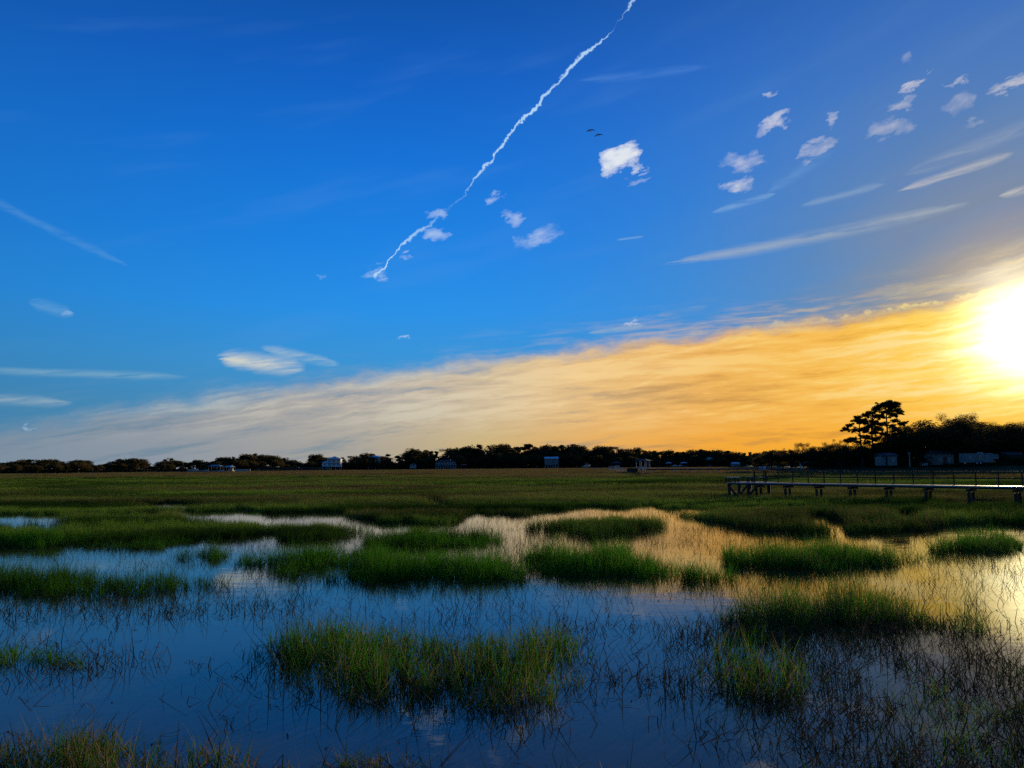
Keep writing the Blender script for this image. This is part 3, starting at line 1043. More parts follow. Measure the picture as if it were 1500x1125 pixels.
FLOAT = proto_collection("floating_bits", floaters(), D_MAT)
X, Y = scatter(0.95, 4.6, 16.0, 3.2)
cl = np.clip((fbm(X, Y, 1.5, 55) - 0.38) * 4.0, 0.06, 1)
sel = rng.random(len(X)) < cl
n = int(sel.sum())
o = grass_object("floating_debris", "short bits of dead reed floating flat on the blue water in front", np.stack([X[sel], Y[sel], np.zeros(n)], 1),
                 np.ones((n, 3)), rng.uniform(0, 1, n), FLOAT, 0.0)
o["category"] = "debris"

# ------------------------------------------------------------------ mesh collector
class MB:
    def __init__(self):
        self.v, self.f = [], []

    def box(self, cx, cy, cz, sx, sy, sz, rz=0.0):
        b = len(self.v)
        c, s = math.cos(rz), math.sin(rz)
        for z in (-1, 1):
            for y in (-1, 1):
                for x in (-1, 1):
                    X_, Y_ = x * sx / 2, y * sy / 2
                    self.v.append((cx + X_ * c - Y_ * s, cy + X_ * s + Y_ * c, cz + z * sz / 2))
        for f in ((0, 2, 3, 1), (4, 5, 7, 6), (0, 1, 5, 4), (2, 6, 7, 3), (0, 4, 6, 2), (1, 3, 7, 5)):
            self.f.append(tuple(b + i for i in f))
        return self

    def bar(self, a, b_, w_, h_=None):
        """square bar between two points"""
        a, b_ = Vector(a), Vector(b_)
        h_ = h_ or w_
        d = (b_ - a).normalized()
        up = Vector((0, 0, 1)) if abs(d.z) < 0.95 else Vector((1, 0, 0))
        sx = d.cross(up).normalized()
        sz = sx.cross(d).normalized()
        k = len(self.v)
        for p in (a, b_):
            for i, j in ((-1, -1), (1, -1), (1, 1), (-1, 1)):
                self.v.append(tuple(p + sx * (i * w_ / 2) + sz * (j * h_ / 2)))
        for f in ((0, 3, 2, 1), (4, 5, 6, 7), (0, 1, 5, 4), (1, 2, 6, 5), (2, 3, 7, 6), (3, 0, 4, 7)):
            self.f.append(tuple(k + i for i in f))
        return self

    def tube(self, pts, radii, n=7, cap=True):
        k0 = len(self.v)
        P = [Vector(p) for p in pts]
        for i, p in enumerate(P):
            d = (P[min(i + 1, len(P) - 1)] - P[max(i - 1, 0)]).normalized()
            ref = Vector((0, 0, 1)) if abs(d.z) < 0.9 else Vector((1, 0, 0))
            a = d.cross(ref).normalized()
            b_ = d.cross(a).normalized()
            for k in range(n):
                t_ = 2 * math.pi * k / n
                self.v.append(tuple(p + a * (math.cos(t_) * radii[i]) + b_ * (math.sin(t_) * radii[i])))
        for i in range(len(P) - 1):
            for k in range(n):
                self.f.append((k0 + i * n + k, k0 + i * n + (k + 1) % n, k0 + (i + 1) * n + (k + 1) % n, k0 + (i + 1) * n + k))
        if cap:
            self.f.append(tuple(k0 + k for k in range(n))[::-1])
            self.f.append(tuple(k0 + (len(P) - 1) * n + k for k in range(n)))
        return self

    def poly(self, pts):
        k = len(self.v)
        self.v += [tuple(p) for p in pts]
        self.f.append(tuple(range(k, k + len(pts))))
        return self

    def prism(self, prof, x0, x1):
        """profile in (y, z) extruded along x"""
        k, n = len(self.v), len(prof)
        for x in (x0, x1):
            self.v += [(x, y, z) for y, z in prof]
        for i in range(n):
            j = (i + 1) % n
            self.f.append((k + i, k + j, k + n + j, k + n + i))
        self.f.append(tuple(k + i for i in range(n))[::-1])
        self.f.append(tuple(k + n + i for i in range(n)))
        return self

    def mesh(self, name, material=None):
        me = bpy.data.meshes.new(name)
        me.from_pydata(self.v, [], self.f)
        bm = bmesh.new(); bm.from_mesh(me)
        bmesh.ops.recalc_face_normals(bm, faces=bm.faces)
        bm.to_mesh(me); bm.free()
        if material:
            me.materials.append(material)
        return me

    def build(self, name, material, parent=None, loc=None):
        return mesh_obj(name, self.mesh(name, material), None, parent, loc)


def empty(name, loc=(0, 0, 0), rz=0.0):
    o = bpy.data.objects.new(name, None)
    o.empty_display_size = 0.3
    C.objects.link(o)
    o.location = loc
    o.rotation_euler = (0, 0, rz)
    return o


def copy_thing(root, loc, rz=0.0, scale=(1, 1, 1)):
    r = root.copy(); C.objects.link(r)
    r.location = loc; r.rotation_euler = (0, 0, rz); r.scale = scale
    for ch in list(root.children):
        c = ch.copy(); C.objects.link(c); c.parent = r
        for g in list(ch.children):
            d = g.copy(); C.objects.link(d); d.parent = c
    return r


# ------------------------------------------------------------------ trees (unit height, scaled when placed)
def leaf_mesh(lobes, n, size, rnd, squash=1.0, name="crown"):
    """leaf sprays: small bent quads spread through the outer part of the lobes"""
    vol = [l[3] * l[4] * l[5] for l in lobes]
    wts = [v ** 0.67 for v in vol]
    vs, fs = [], []
    for _ in range(n):
        l = rnd.choices(lobes, wts)[0]
        u_ = Vector((rnd.gauss(0, 1), rnd.gauss(0, 1), rnd.gauss(0, 1))).normalized()
        r_ = rnd.random() ** 0.45
        nb = 1 + 0.45 * mnoise.noise(u_ * 2.3 + Vector((l[0] * 9, l[1] * 9, l[2] * 9)))
        p = Vector((l[0] + u_.x * l[3] * r_ * nb, l[1] + u_.y * l[4] * r_ * nb, l[2] + u_.z * l[5] * r_ * nb))
        a = Vector((rnd.gauss(0, 1), rnd.gauss(0, 1), rnd.gauss(0, 0.6) * squash)).normalized()
        b_ = a.cross(Vector((rnd.gauss(0, 1), rnd.gauss(0, 1), rnd.gauss(0, 1)))).normalized()
        s = size * rnd.uniform(0.5, 1.4)
        k = len(vs)
        vs += [tuple(p - a * s), tuple(p + b_ * s * 0.55), tuple(p + a * s), tuple(p - b_ * s * 0.45)]
        fs += [(k, k + 1, k + 2), (k, k + 2, k + 3)]
    me = bpy.data.meshes.new(name)
    me.from_pydata(vs, [], fs)
    return me


def limb(mb, a, b_, r0, r1, rnd, bow=0.06, n=5, k=6):
    a, b_ = Vector(a), Vector(b_)
    L = (b_ - a).length
    off = Vector((rnd.gauss(0, 1), rnd.gauss(0, 1), abs(rnd.gauss(0, 1)))) * bow * L
    P = [a.lerp(b_, i / n) + off * math.sin(math.pi * i / n) for i in range(n + 1)]
    mb.tube(P, [r0 + (r1 - r0) * i / n for i in range(n + 1)], k)


def make_tree(kind, seed, leaves, size, detail=True):
    rnd = random.Random(seed)
    name = {"oak": "oak_tree", "pine": "pine_tree", "bare": "budding_tree"}[kind]
    root = empty(name)
    tb = MB()
    lobes = []
    big = 1.0 if detail else 1.3
    if kind == "oak":
        fork = rnd.uniform(0.14, 0.22)
        tb.tube([(0, 0, -0.03), (0, 0, 0.03), (0.005, 0, fork)], [0.050, 0.036, 0.030], 8)
        W = rnd.uniform(0.52, 0.68)
        for i in range(9 if detail else 6):
            a = 6.283 * i / (9 if detail else 6) + rnd.uniform(-0.3, 0.3)
            rr = W * rnd.uniform(0.45, 0.8)
            z = rnd.uniform(0.46, 0.68)
            e = (math.cos(a) * rr, math.sin(a) * rr, z)
            limb(tb, (0, 0, fork * 0.9), e, 0.020, 0.005, rnd, 0.10)
            lobes.append((*e, rnd.uniform(0.16, 0.26) * big, rnd.uniform(0.16, 0.26) * big, rnd.uniform(0.13, 0.20) * big))
        for i in range(12 if detail else 7):
            a = rnd.uniform(0, 6.283); rr = W * rnd.uniform(0, 0.55)
            e = (math.cos(a) * rr, math.sin(a) * rr, rnd.uniform(0.62, 0.90))
            limb(tb, (0, 0, fork), e, 0.016, 0.004, rnd, 0.08)
            s = rnd.uniform(0.12, 0.22) * big
            lobes.append((*e, s, s, s * 0.62))
        lobes.append((0, 0, 0.62, W * 0.78, W * 0.78, 0.25))
        lm = M['oak_leaf']
    elif kind == "pine":
        lean = rnd.uniform(-0.04, 0.04)
        tb.tube([(0, 0, -0.02), (lean * 0.3, 0, 0.35), (lean, 0, 0.95)], [0.020, 0.015, 0.006], 7)
        for i in range(18 if detail else 11):
            z = rnd.uniform(0.46, 0.93)
            a = rnd.uniform(0, 6.283)
            rr = rnd.uniform(0.08, 0.24) * (1.15 - (z - 0.46) * 0.95)
            e = (lean * z + math.cos(a) * rr, math.sin(a) * rr, z + rnd.uniform(0.0, 0.05))
            limb(tb, (lean * z, 0, z - 0.05), e, 0.007, 0.003, rnd, 0.05, 3, 5)
            s = rnd.uniform(0.08, 0.15)
            lobes.append((*e, s, s, s * 0.5))
        lobes.append((lean, 0, 0.93, 0.13, 0.13, 0.07))
        lm = M['pine_leaf']
    else:
        tb.tube([(0, 0, -0.03), (0, 0, 0.25)], [0.024, 0.018], 7)
        for i in range(26 if detail else 12):
            a = rnd.uniform(0, 6.283); rr = rnd.uniform(0.05, 0.42)
            e = (math.cos(a) * rr, math.sin(a) * rr, rnd.uniform(0.5, 0.97))
            limb(tb, (0, 0, rnd.uniform(0.18, 0.30)), e, 0.013, 0.003, rnd, 0.08, 4, 4)
            s = rnd.uniform(0.07, 0.15)
            lobes.append((*e, s, s, s * 0.8))
        lm = M['bare_twig']
    tb.build("trunk", M['bark'], root)
    me = leaf_mesh(lobes, leaves, size, rnd, 0.6)
    me.materials.append(lm)
    mesh_obj("crown", me, None, root)
    return root


FARP = {"oak": [make_tree("oak", 200 + i, 3200, 0.042, False) for i in range(5)],
        "pine": [make_tree("pine", 220 + i, 1800, 0.036, False) for i in range(4)],
        "bare": [make_tree("bare", 240 + i, 700, 0.022, False) for i in range(3)]}
NEARP = {"oak": [make_tree("oak", 300 + i, 22000, 0.0155) for i in range(4)],
         "bare": [make_tree("bare", 340 + i, 9000, 0.0095) for i in range(2)]}
USED = set()


def place(kind, protos, px, Y, top_py, label, group, stretch=None, variant=None):
    """a tree on the shore whose top reaches the given row of the photograph"""
    base = at(px, Y, 0.7)
    d = pdir(px, top_py)
    H = EYE.z + d.z / d.y * Y - 0.7
    i = random.randrange(len(protos[kind])) if variant is None else variant
    src = protos[kind][i]
    wx = stretch or random.uniform(0.85, 1.2)
    sc = (H * wx, H * wx, H)
    rz = random.uniform(0, 6.28)
    key = src.name
    if key not in USED:
        USED.add(key)
        o = src
        o.location, o.rotation_euler, o.scale = base, (0, 0, rz), sc
    else:
        o = copy_thing(src, base, rz, sc)
    tag(o, label, "tree", group)
    return o


TOP = [(-200, 672), (-100, 676), (0, 679), (20, 676), (45, 673), (52, 679), (62, 674), (80, 673), (92, 678), (105, 675), (120, 674), (132, 681), (142, 684), (152, 680), (165, 675), (185, 672),
       (205, 673), (215, 680), (226, 684), (236, 676), (243, 671), (258, 673), (265, 679), (280, 677), (290, 674), (305, 679), (320, 672), (330, 671), (350, 668), (375, 665),
       (395, 667), (410, 672), (420, 669), (430, 674), (447, 678), (460, 668), (472, 665), (482, 671), (505, 671), (520, 667), (540, 663), (555, 666), (568, 664), (576, 671),
       (588, 665), (600, 663), (607, 656), (612, 661), (630, 660), (645, 663), (660, 656), (670, 654), (680, 657), (700, 650), (715, 654), (730, 651), (745, 651), (757, 655),
       (775, 652), (785, 650), (805, 652), (825, 652), (840, 651), (850, 654), (865, 657), (878, 654), (895, 654), (915, 658), (925, 656), (935, 659), (960, 661), (990, 660),
       (1010, 662), (1028, 658), (1040, 661), (1065, 661), (1085, 664), (1110, 662), (1140, 660)]
TX, TY = [a for a, b in TOP], [b for a, b in TOP]


def where(px):
    marks = [(-300, "outside the frame on the left"), (0, "the left end of the treeline"), (142, "the first gap in the left treeline"), (226, "the deep notch in the left treeline"),
             (285, "the moored white boats"), (356, "the long tan bulkhead"), (447, "the notch before the white three level house"),
             (490, "the white three level stilt house"), (576, "the notch after the white three level house"), (653, "the house on white columns"),
             (679, "the little red roofed gazebo"), (730, "the start of the highest wood"), (808, "the small blue stilt house"), (859, "the lone white cabin boat"),
             (942, "the covered pierhead"), (992, "the two white boat canopies"), (1041, "the small grey gabled house"), (1079, "the low white roofed boathouse")]
    return [m_ for p, m_ in marks if p <= px][-1]


ORD = "first second third fourth fifth sixth seventh eighth ninth tenth eleventh twelfth thirteenth fourteenth fifteenth sixteenth seventeenth eighteenth nineteenth twentieth twenty-first twenty-second twenty-third twenty-fourth twenty-fifth twenty-sixth twenty-seventh twenty-eighth twenty-ninth thirtieth thirty-first thirty-second".split()
COUNT = {}
def nth(what, px):
    """'third tall pine right of the red roof': counted to the right from a landmark"""
    k_ = (what, where(px))
    COUNT[k_] = COUNT.get(k_, 0) + 1
    return f"{ORD[min(COUNT[k_], 32) - 1]} {what} counting right from {where(px)}"


random.seed(21)
GT = "trees along the far shore"
x = -30.0
k = 0
while x < 1150:
    Y = shore_r(math.degrees(math.atan2(pdir(x, 684).x, pdir(x, 684).y))) * math.cos(math.atan2(pdir(x, 684).x, pdir(x, 684).y))
    if x > 1105:
        Y = 600 * math.cos(math.atan2(pdir(x, 684).x, pdir(x, 684).y))
    ty = float(np.interp(x, TX, TY))
    hpx = 686 - ty
    # back row carries the outline
    woods = 440 < x < 1000
    kind = random.choices(["oak", "pine", "bare"], [5, 4 if woods or 340 < x < 430 else 1, 1])[0]
    kn = {"oak": "tall back row oak", "pine": "tall dark pine", "bare": "thin budding tree"}
    place(kind, FARP, x, Y + random.uniform(22, 60), ty + random.uniform(-1.2, 1.0), nth(kn[kind], x), GT, random.uniform(1.1, 1.5) if kind == 'oak' and not woods else None)
    x += random.uniform(0.26, 0.40) * max(hpx, 14) if not woods else random.uniform(6.0, 9.5)
    k += 1
x = -30.0
while x < 1120:
    a_ = math.atan2(pdir(x, 684).x, pdir(x, 684).y)
    Y = shore_r(math.degrees(a_)) * math.cos(a_) + random.uniform(6, 18)
    ty = float(np.interp(x, TX, TY))
    kind = random.choices(["oak", "bare"], [8, 1])[0]
    f_ = random.uniform(0.35, 0.72)
    if not (470 < x < 508 or 632 < x < 668 or 790 < x < 826):
        place(kind, FARP, x, Y, 686 - (686 - ty) * f_, nth({"oak": "low waterside oak", "bare": "small waterside budding tree"}[kind], x), GT, random.uniform(1.1, 1.5))
    x += random.uniform(9, 17)

# nearer wooded point on the right
TR = [(1108, 668), (1118, 661), (1130, 658), (1140, 656), (1160, 657), (1175, 650), (1190, 652), (1205, 653), (1218, 646), (1228, 641), (1240, 645), (1255, 643), (1280, 640), (1310, 634),
      (1325, 626), (1340, 625), (1360, 620), (1380, 617), (1400, 615), (1413, 611), (1430, 618), (1450, 624), (1470, 624), (1500, 622), (1560, 618), (1700, 610)]
RX, RY = [a for a, b in TR], [b for a, b in TR]
rows = [  # px, Y, top row offset, kind, stretch, label
    (1116, 205, 3, "oak", 1.0, "first dark oak at the tip of the nearer wooded point"),
    (1130, 200, 0, "oak", 1.0, "second oak from the tip of the nearer wooded point"),
    (1146, 204, 0, "bare", 1.0, "open topped tree near the tip of the wooded point"),
    (1160, 198, 1, "oak", 1.0, "round dark oak left of the thin budding tree"),
    (1176, 206, 0, "bare", 0.8, "thin budding tree sticking out above the dark oaks left of the pines"),
    (1186, 196, 5, "oak", 1.0, "dark oak above the half hidden pale cottage"),
    (1202, 196, 0, "oak", 1.1, "broad dark oak right of the half hidden pale cottage"),
    (1224, 204, 0, "bare", 0.9, "open rounded tree just left of the tall pines"),
    (1232, 192, 8, "oak", 1.1, "low dark oak at the foot of the leftmost pine"),
    (1262, 190, 8, "oak", 1.2, "low wide oak under the middle of the pine group"),
    (1292, 190, 8, "oak", 1.1, "dark oak above the white shed at the pine foot"),
    (1322, 188, 2, "oak", 1.0, "sunlit oak right of the tallest pine"),
    (1336, 200, -3, "bare", 1.0, "thin golden lit tree between the pines and the big oak"),
    (1362, 196, -2, "bare", 1.2, "airy tree whose top shows over the big oak's left side"),
    (1352, 184, 0, "oak", 1.15, "left shoulder of the big live oak group"),
    (1398, 178, -3, "oak", 1.30, "widest live oak with a forked trunk near the white trailer"),
    (1412, 196, -2, "bare", 0.9, "spiky topped thin tree poking above the widest oak"),
    (1434, 186, -4, "oak", 1.1, "dark oak behind the white trailer"),
    (1466, 184, -4, "oak", 1.2, "oak right of the white trailer under the sun"),
    (1448, 200, -3, "bare", 1.0, "loose golden edged tree behind the trailer"),
    (1488, 198, -2, "bare", 1.1, "airy tree below the sun near the right edge"),
    (1500, 180, -4, "oak", 1.2, "large dark oak cut off by the right edge"),
    (1545, 182, 0, "oak", 1.2, "oak just beyond the right edge of the view"),
    (1600, 186, 0, "oak", 1.2, "second oak beyond the right edge of the view"),
]
random.seed(5)
for (px, Y, off, kind, st, lab) in rows:
    place(kind, NEARP, px, Y, float(np.interp(px, RX, RY)) + off, lab, "trees on the nearer wooded point", st)


def big_pine(px, Y, top_py, lab, clumps, lean=0.0, seed=0):
    """one of the tall pines: trunk, limbs and flat needle clumps given as (side metres, height fraction, radius)"""
    rnd = random.Random(seed)
    base = at(px, Y, 0.7)
    d = pdir(px, top_py)
    H = EYE.z + d.z / d.y * Y - 0.7
    root = empty("pine_tree", base)
    tb = MB()
    tb.tube([(0, 0, -0.3), (lean * 0.25, 0, H * 0.35), (lean * 0.7, 0.1, H * 0.7), (lean, 0, H * 0.95)], [0.30, 0.24, 0.17, 0.06], 9)
    lobes = []
    for (sx, hf, r) in clumps:
        for j in range(2):
            y_ = rnd.uniform(-1.6, 1.6) if j else rnd.uniform(-0.5, 0.5)
            e = (lean * hf + sx + rnd.gauss(0, 0.15), y_, H * hf + rnd.gauss(0, 0.1))
            limb(tb, (lean * hf, 0, H * hf - abs(sx) * 0.32 - 0.25), e, 0.085, 0.03, rnd, 0.07, 4, 5)
            lobes.append((e[0], e[1], e[2] + r * 0.12, r * (1.2 if j == 0 else 0.95), r * 1.05, r * 0.55))
            for q_ in range(6):
                a = rnd.uniform(0, 6.28)
                k_ = rnd.uniform(0.6, 1.45)
                sz = r * rnd.uniform(0.24, 0.5)
                lobes.append((e[0] + math.cos(a) * r * k_, e[1] + math.sin(a) * r * k_, e[2] + rnd.uniform(-0.75, 0.75) * r, sz, sz, sz * 0.62))
    tb.build("trunk", M['bark'], root)
    me = leaf_mesh(lobes, int(125 * len(lobes)), 0.14, rnd, 0.6)
    me.materials.append(M['pine_leaf'])
    mesh_obj("crown", me, None, root)
    tag(root, lab, "tree", "tall pines above the wooded point")


big_pine(1303, 186, 588, "tallest pine with a bare trunk and a flat wide top", [
    (0.3, 0.96, 1.3), (-1.3, 0.93, 1.2), (1.6, 0.92, 1.3), (2.9, 0.86, 0.9), (4.0, 0.84, 0.6), (-2.2, 0.88, 1.1), (0.4, 0.85, 1.1), (1.8, 0.80, 0.9), (-1.2, 0.78, 1.0),
    (2.5, 0.72, 0.8), (-1.5, 0.66, 0.9), (1.4, 0.64, 0.7), (-1.4, 0.52, 0.9), (1.5, 0.50, 0.8), (-2.4, 0.58, 0.7), (2.6, 0.58, 0.7)], 0.1, 1)
big_pine(1281, 189, 602, "middle pine of the tall group with dense ragged crown", [
    (0, 0.97, 0.9), (-1.0, 0.92, 0.9), (1.1, 0.90, 0.9), (-1.6, 0.84, 0.8), (0.6, 0.80, 1.0), (-0.8, 0.74, 0.9), (1.5, 0.70, 0.8), (-1.9, 0.66, 0.9), (0.4, 0.62, 0.9),
    (-1.1, 0.54, 0.9), (1.2, 0.52, 0.9), (-1.8, 0.45, 0.8), (0.8, 0.42, 0.8)], -0.2, 2)
big_pine(1264, 187, 608, "leftmost tall pine leaning out with separate needle layers", [
    (0.1, 0.96, 0.7), (-0.8, 0.88, 0.9), (0.9, 0.86, 0.9), (-2.2, 0.80, 0.8), (-3.4, 0.74, 0.8), (0.8, 0.74, 0.9), (-1.2, 0.72, 0.8), (-2.4, 0.56, 0.9), (-3.6, 0.52, 0.7),
    (0.9, 0.60, 0.8), (-1.0, 0.50, 0.7), (-2.0, 0.30, 1.0), (-3.0, 0.26, 0.8), (0.6, 0.36, 0.9), (-0.6, 0.28, 0.9)], -0.3, 3)
big_pine(1322, 192, 618, "short open pine on the sunny side of the tallest one", [
    (0, 0.95, 0.8), (1.4, 0.86, 0.8), (-1.2, 0.84, 0.7), (2.6, 0.80, 0.6), (0.8, 0.72, 0.8), (-1.4, 0.64, 0.7), (2.0, 0.62, 0.7), (0, 0.5, 0.8)], 0.2, 4)

# undergrowth filling the foot of the woods
def undergrowth(name, label, x0, x1, yoff, n, size, hfun, step=None):
    rnd = random.Random(len(label))
    vs, fs = [], []
    for _ in range(n):
        px = rnd.uniform(x0, x1)
        d = pdir(px, 684)
        a_ = math.atan2(d.x, d.y)
        Ys = shore_r(math.degrees(a_)) * math.cos(a_) + yoff + rnd.uniform(0, 14)
        h = hfun(px)
        p = Vector((d.x / d.y * Ys, Ys, (0.6 if x0 < 1000 else 1.7) + h * rnd.random() ** 0.9 * (0.72 + 0.5 * mnoise.noise(Vector((px * 0.09, yoff, 0))))))
        a = Vector((rnd.gauss(0, 1), rnd.gauss(0, 1), rnd.gauss(0, 0.8))).normalized()
        b_ = a.cross(Vector((rnd.gauss(0, 1), rnd.gauss(0, 1), rnd.gauss(0, 1)))).normalized()
        s = size * rnd.uniform(0.5, 1.5)
        k = len(vs)
        vs += [tuple(p - a * s), tuple(p + b_ * s * 0.6), tuple(p + a * s), tuple(p - b_ * s * 0.5)]
        fs += [(k, k + 1, k + 2), (k, k + 2, k + 3)]
    me = bpy.data.meshes.new(name)
    me.from_pydata(vs, [], fs)
    o = mesh_obj(name, me, M['shrub_leaf'])
    tag(o, label, "undergrowth", kind="stuff")


undergrowth("undergrowth", "dark shrubs filling the foot of the low left shore treeline", -200, 440, 24, 26000, 0.7, lambda p: (686 - np.interp(p, TX, TY)) * 0.22)
undergrowth("undergrowth", "dark thicket filling the foot of the tall middle wood", 440, 1120, 26, 60000, 0.9, lambda p: (686 - np.interp(p, TX, TY)) * 0.44)
undergrowth("undergrowth", "dark brush under the oaks of the nearer wooded point", 1106, 1640, 21, 45000, 0.24, lambda p: 2.6 if not (1286 < p < 1320 or 1374 < p < 1470) else 0.7)
for protos in (FARP, NEARP):
    for lst in protos.values():
        for o in lst:
            if o.name not in USED:
                for ch in list(o.children):
                    bpy.data.objects.remove(ch)
                bpy.data.objects.remove(o)
undergrowth("undergrowth", "deep shade thicket behind the oaks of the nearer wooded point", 1112, 1640, 36, 60000, 0.3, lambda p: (688 - np.interp(p, RX, RY)) * 0.125)

# ------------------------------------------------------------------ houses on the shores
def H_(name, px, Y, z=0.8, rz=0.0):
    return empty(name, at(px, Y, z + (1.15 if px > 1150 and Y > 155 else 0.0)), rz)


def window(parent, x, y, z, w_, h_, frame=True):
    f = MB()
    t_ = 0.08
    f.box(x, y, z + h_ / 2, w_ + 0.16, t_, 0.10).box(x, y, z - h_ / 2, w_ + 0.16, t_, 0.10)
    f.box(x - w_ / 2, y, z, 0.10, t_ * 0.98, h_ - 0.11).box(x + w_ / 2, y, z, 0.10, t_ * 0.98, h_ - 0.11)
    fr = f.build("window", M['white'], parent)
    MB().box(x, y + 0.02, z, w_ - 0.1, 0.03, h_ - 0.1).build("pane", M['glass'], fr)
    return fr


def gable(mb, x0, x1, y0, y1, z, rise, over=0.3, t_=0.15):
    ym = (y0 + y1) / 2
    mb.prism([(y0 - over, z), (ym, z + rise), (y1 + over, z), (y1 + over, z + t_), (ym, z + rise + t_ * 1.3), (y0 - over, z + t_)], x0 - over, x1 + over)
    mb.prism([(y0, z + 0.01), (ym, z + rise - 0.05), (y1, z + 0.01)], x0 + 0.02, x1 - 0.02)
    return mb


def hip(mb, x0, x1, y0, y1, z, rise, over=0.4):
    k = len(mb.v)
    a, b_, c, d = x0 - over, x1 + over, y0 - over, y1 + over
    m_ = min((b_ - a), (d - c)) / 2 * 0.95
    mb.v += [(a, c, z), (b_, c, z), (b_, d, z), (a, d, z), (a + m_, (c + d) / 2, z + rise), (b_ - m_, (c + d) / 2, z + rise)]
    for f in ((0, 1, 5, 4), (1, 2, 5), (2, 3, 4, 5), (3, 0, 4), (3, 2, 1, 0)):
        mb.f.append(tuple(k + i for i in f))
    return mb


def shore_y(px, off=0.0):
    d = pdir(px, 684)
    a_ = math.atan2(d.x, d.y)
    return shore_r(math.degrees(a_)) * math.cos(a_) + off


def stilt_house(px, Y, w_, storeys, wall, roof, label, dpt=8.0, stilt=2.4, sh=2.8, bays=5, rise=2.2, rz=0.0, gabled=False, wing=None):
    r = H_("stilt_house", px, Y, 0.8, rz)
    x0, x1 = -w_ / 2, w_ / 2
    for i in range(bays + 1):
        x_ = x0 + 0.2 + (w_ - 0.4) * i / bays
        MB().box(x_, -1.6, stilt / 2, 0.35, 0.35, stilt).build("stilt", M['white'], r)
        MB().box(x_, dpt - 0.3, stilt / 2, 0.35, 0.35, stilt).build("stilt", M['white'], r)
    z = stilt
    MB().box(0, dpt / 2 - 1.0, z + 0.12, w_ + 0.4, dpt + 2.4, 0.24).build("deck", M['white'], r)
    MB().box(0, dpt / 2, z + 0.245 + sh * storeys / 2, w_, dpt, sh * storeys).build("wall", wall, r)
    for s in range(storeys):
        zz = z + 0.25 + s * sh
        if s:
            MB().box(0, -0.95, zz, w_ + 0.3, 1.9, 0.18).build("balcony", M['white'], r)
        rl = MB()
        rl.box(0, -1.85, zz + 1.0, w_ + 0.3, 0.09, 0.10)
        for i in range(bays * 5 + 1):
            rl.box(x0 + w_ * i / (bays * 5), -1.85, zz + 0.52, 0.05, 0.05, 0.85)
        rl.build("railing", M['white'], r)
        for i in range(bays + 1):
            MB().box(x0 + 0.1 + (w_ - 0.2) * i / bays, -1.7, zz + sh / 2, 0.20, 0.20, sh - 0.22).build("post", M['white'], r)
        for i in range(bays):
            window(r, x0 + w_ * (i + 0.5) / bays, -0.05, zz + 1.45, w_ / bays * 0.5, 1.5)
    top = z + 0.26 + sh * storeys
    (gable if gabled else hip)(MB(), x0, x1, -1.9, dpt, top, rise).build("roof", roof, r)
    if wing:
        sgn, ww, st = wing
        xc = sgn * (w_ / 2 + ww / 2 + 0.02)
        MB().box(xc, dpt / 2, stilt + 0.25 + sh * st / 2, ww, dpt * 0.8, sh * st).build("wing", wall, r)
        hip(MB(), xc - ww / 2, xc + ww / 2, dpt * 0.1, dpt * 0.9, stilt + 0.26 + sh * st, 1.4).build("wing_roof", roof, r)
        for s in range(st):
            window(r, xc, dpt * 0.1 - 0.05, stilt + 0.25 + s * sh + 1.45, ww * 0.4, 1.4)
        for k_ in (-1, 1):
            MB().box(xc + k_ * (ww / 2 - 0.3), 1.2, stilt / 2, 0.3, 0.3, stilt).build("stilt", M['white'], r)
    tag(r, label, "house")
    return r


stilt_house(489, shore_y(489, 3), 9.6, 2, M['bright_white'], M['roof_white'], "pale blue white three level stilt house standing left of centre", 9, 2.2, 2.7, 3, 1.9, 0.12, wing=(-1, 3.6, 1))
stilt_house(548, shore_y(548, 22), 8.5, 2, M['blue_wall'], M['roof_white'], "pale blue roof almost swallowed by trees right of the three level house", 8, 3.4, 2.8, 3, 1.8)
stilt_house(653, shore_y(653, 3), 15.5, 1, M['blue_wall'], M['roof_dark'], "long grey blue house raised on white columns in front of the wood", 8, 2.8, 2.6, 8, 1.3)
stilt_house(808, shore_y(808, 4), 11.0, 2, M['blue_wall'], M['roof_white'], "small blue stilt house with stepped balconies below the highest part of the wood", 8, 2.6, 2.3, 5, 1.4, gabled=True)
stilt_house(605, shore_y(605, 3), 4.0, 1, M['white'], M['roof_dark'], "tiny white cottage at the foot of the wood left of the columned house", 4, 0.8, 2.4, 1, 1.0)
stilt_house(1041, 600, 3.4, 1, M['grey_wall'], M['roof'], "small grey gabled house halfway up the wood right of the canopies", 6, 3.2, 2.2, 2, 1.6, gabled=True)


def shed(px, Y, w_, h_, dpt, wall, roof, rise, label, wins=(), door=None, rz=0.0, z=0.8, name="shed", gabled=True, cat="shed"):
    r = H_(name, px, Y, z, rz)
    MB().box(0, dpt / 2, h_ / 2, w_, dpt, h_).build("wall", wall, r)
    (gable if gabled else hip)(MB(), -w_ / 2, w_ / 2, 0, dpt, h_ + 0.005, rise, 0.25).build("roof", roof, r)
    for (x_, zz, ww, hh_) in wins:
        window(r, x_, -0.05, zz, ww, hh_)
    if door:
        d_ = MB().box(door[0], -0.03, door[2] / 2 + 0.05, door[1], 0.08, door[2]).build("door", M['dark'], r)
        MB().box(door[0] + door[1] * 0.35, -0.09, door[2] * 0.45, 0.08, 0.05, 0.08).build("handle", M['steel'], d_)
    tag(r, label, cat)
    return r


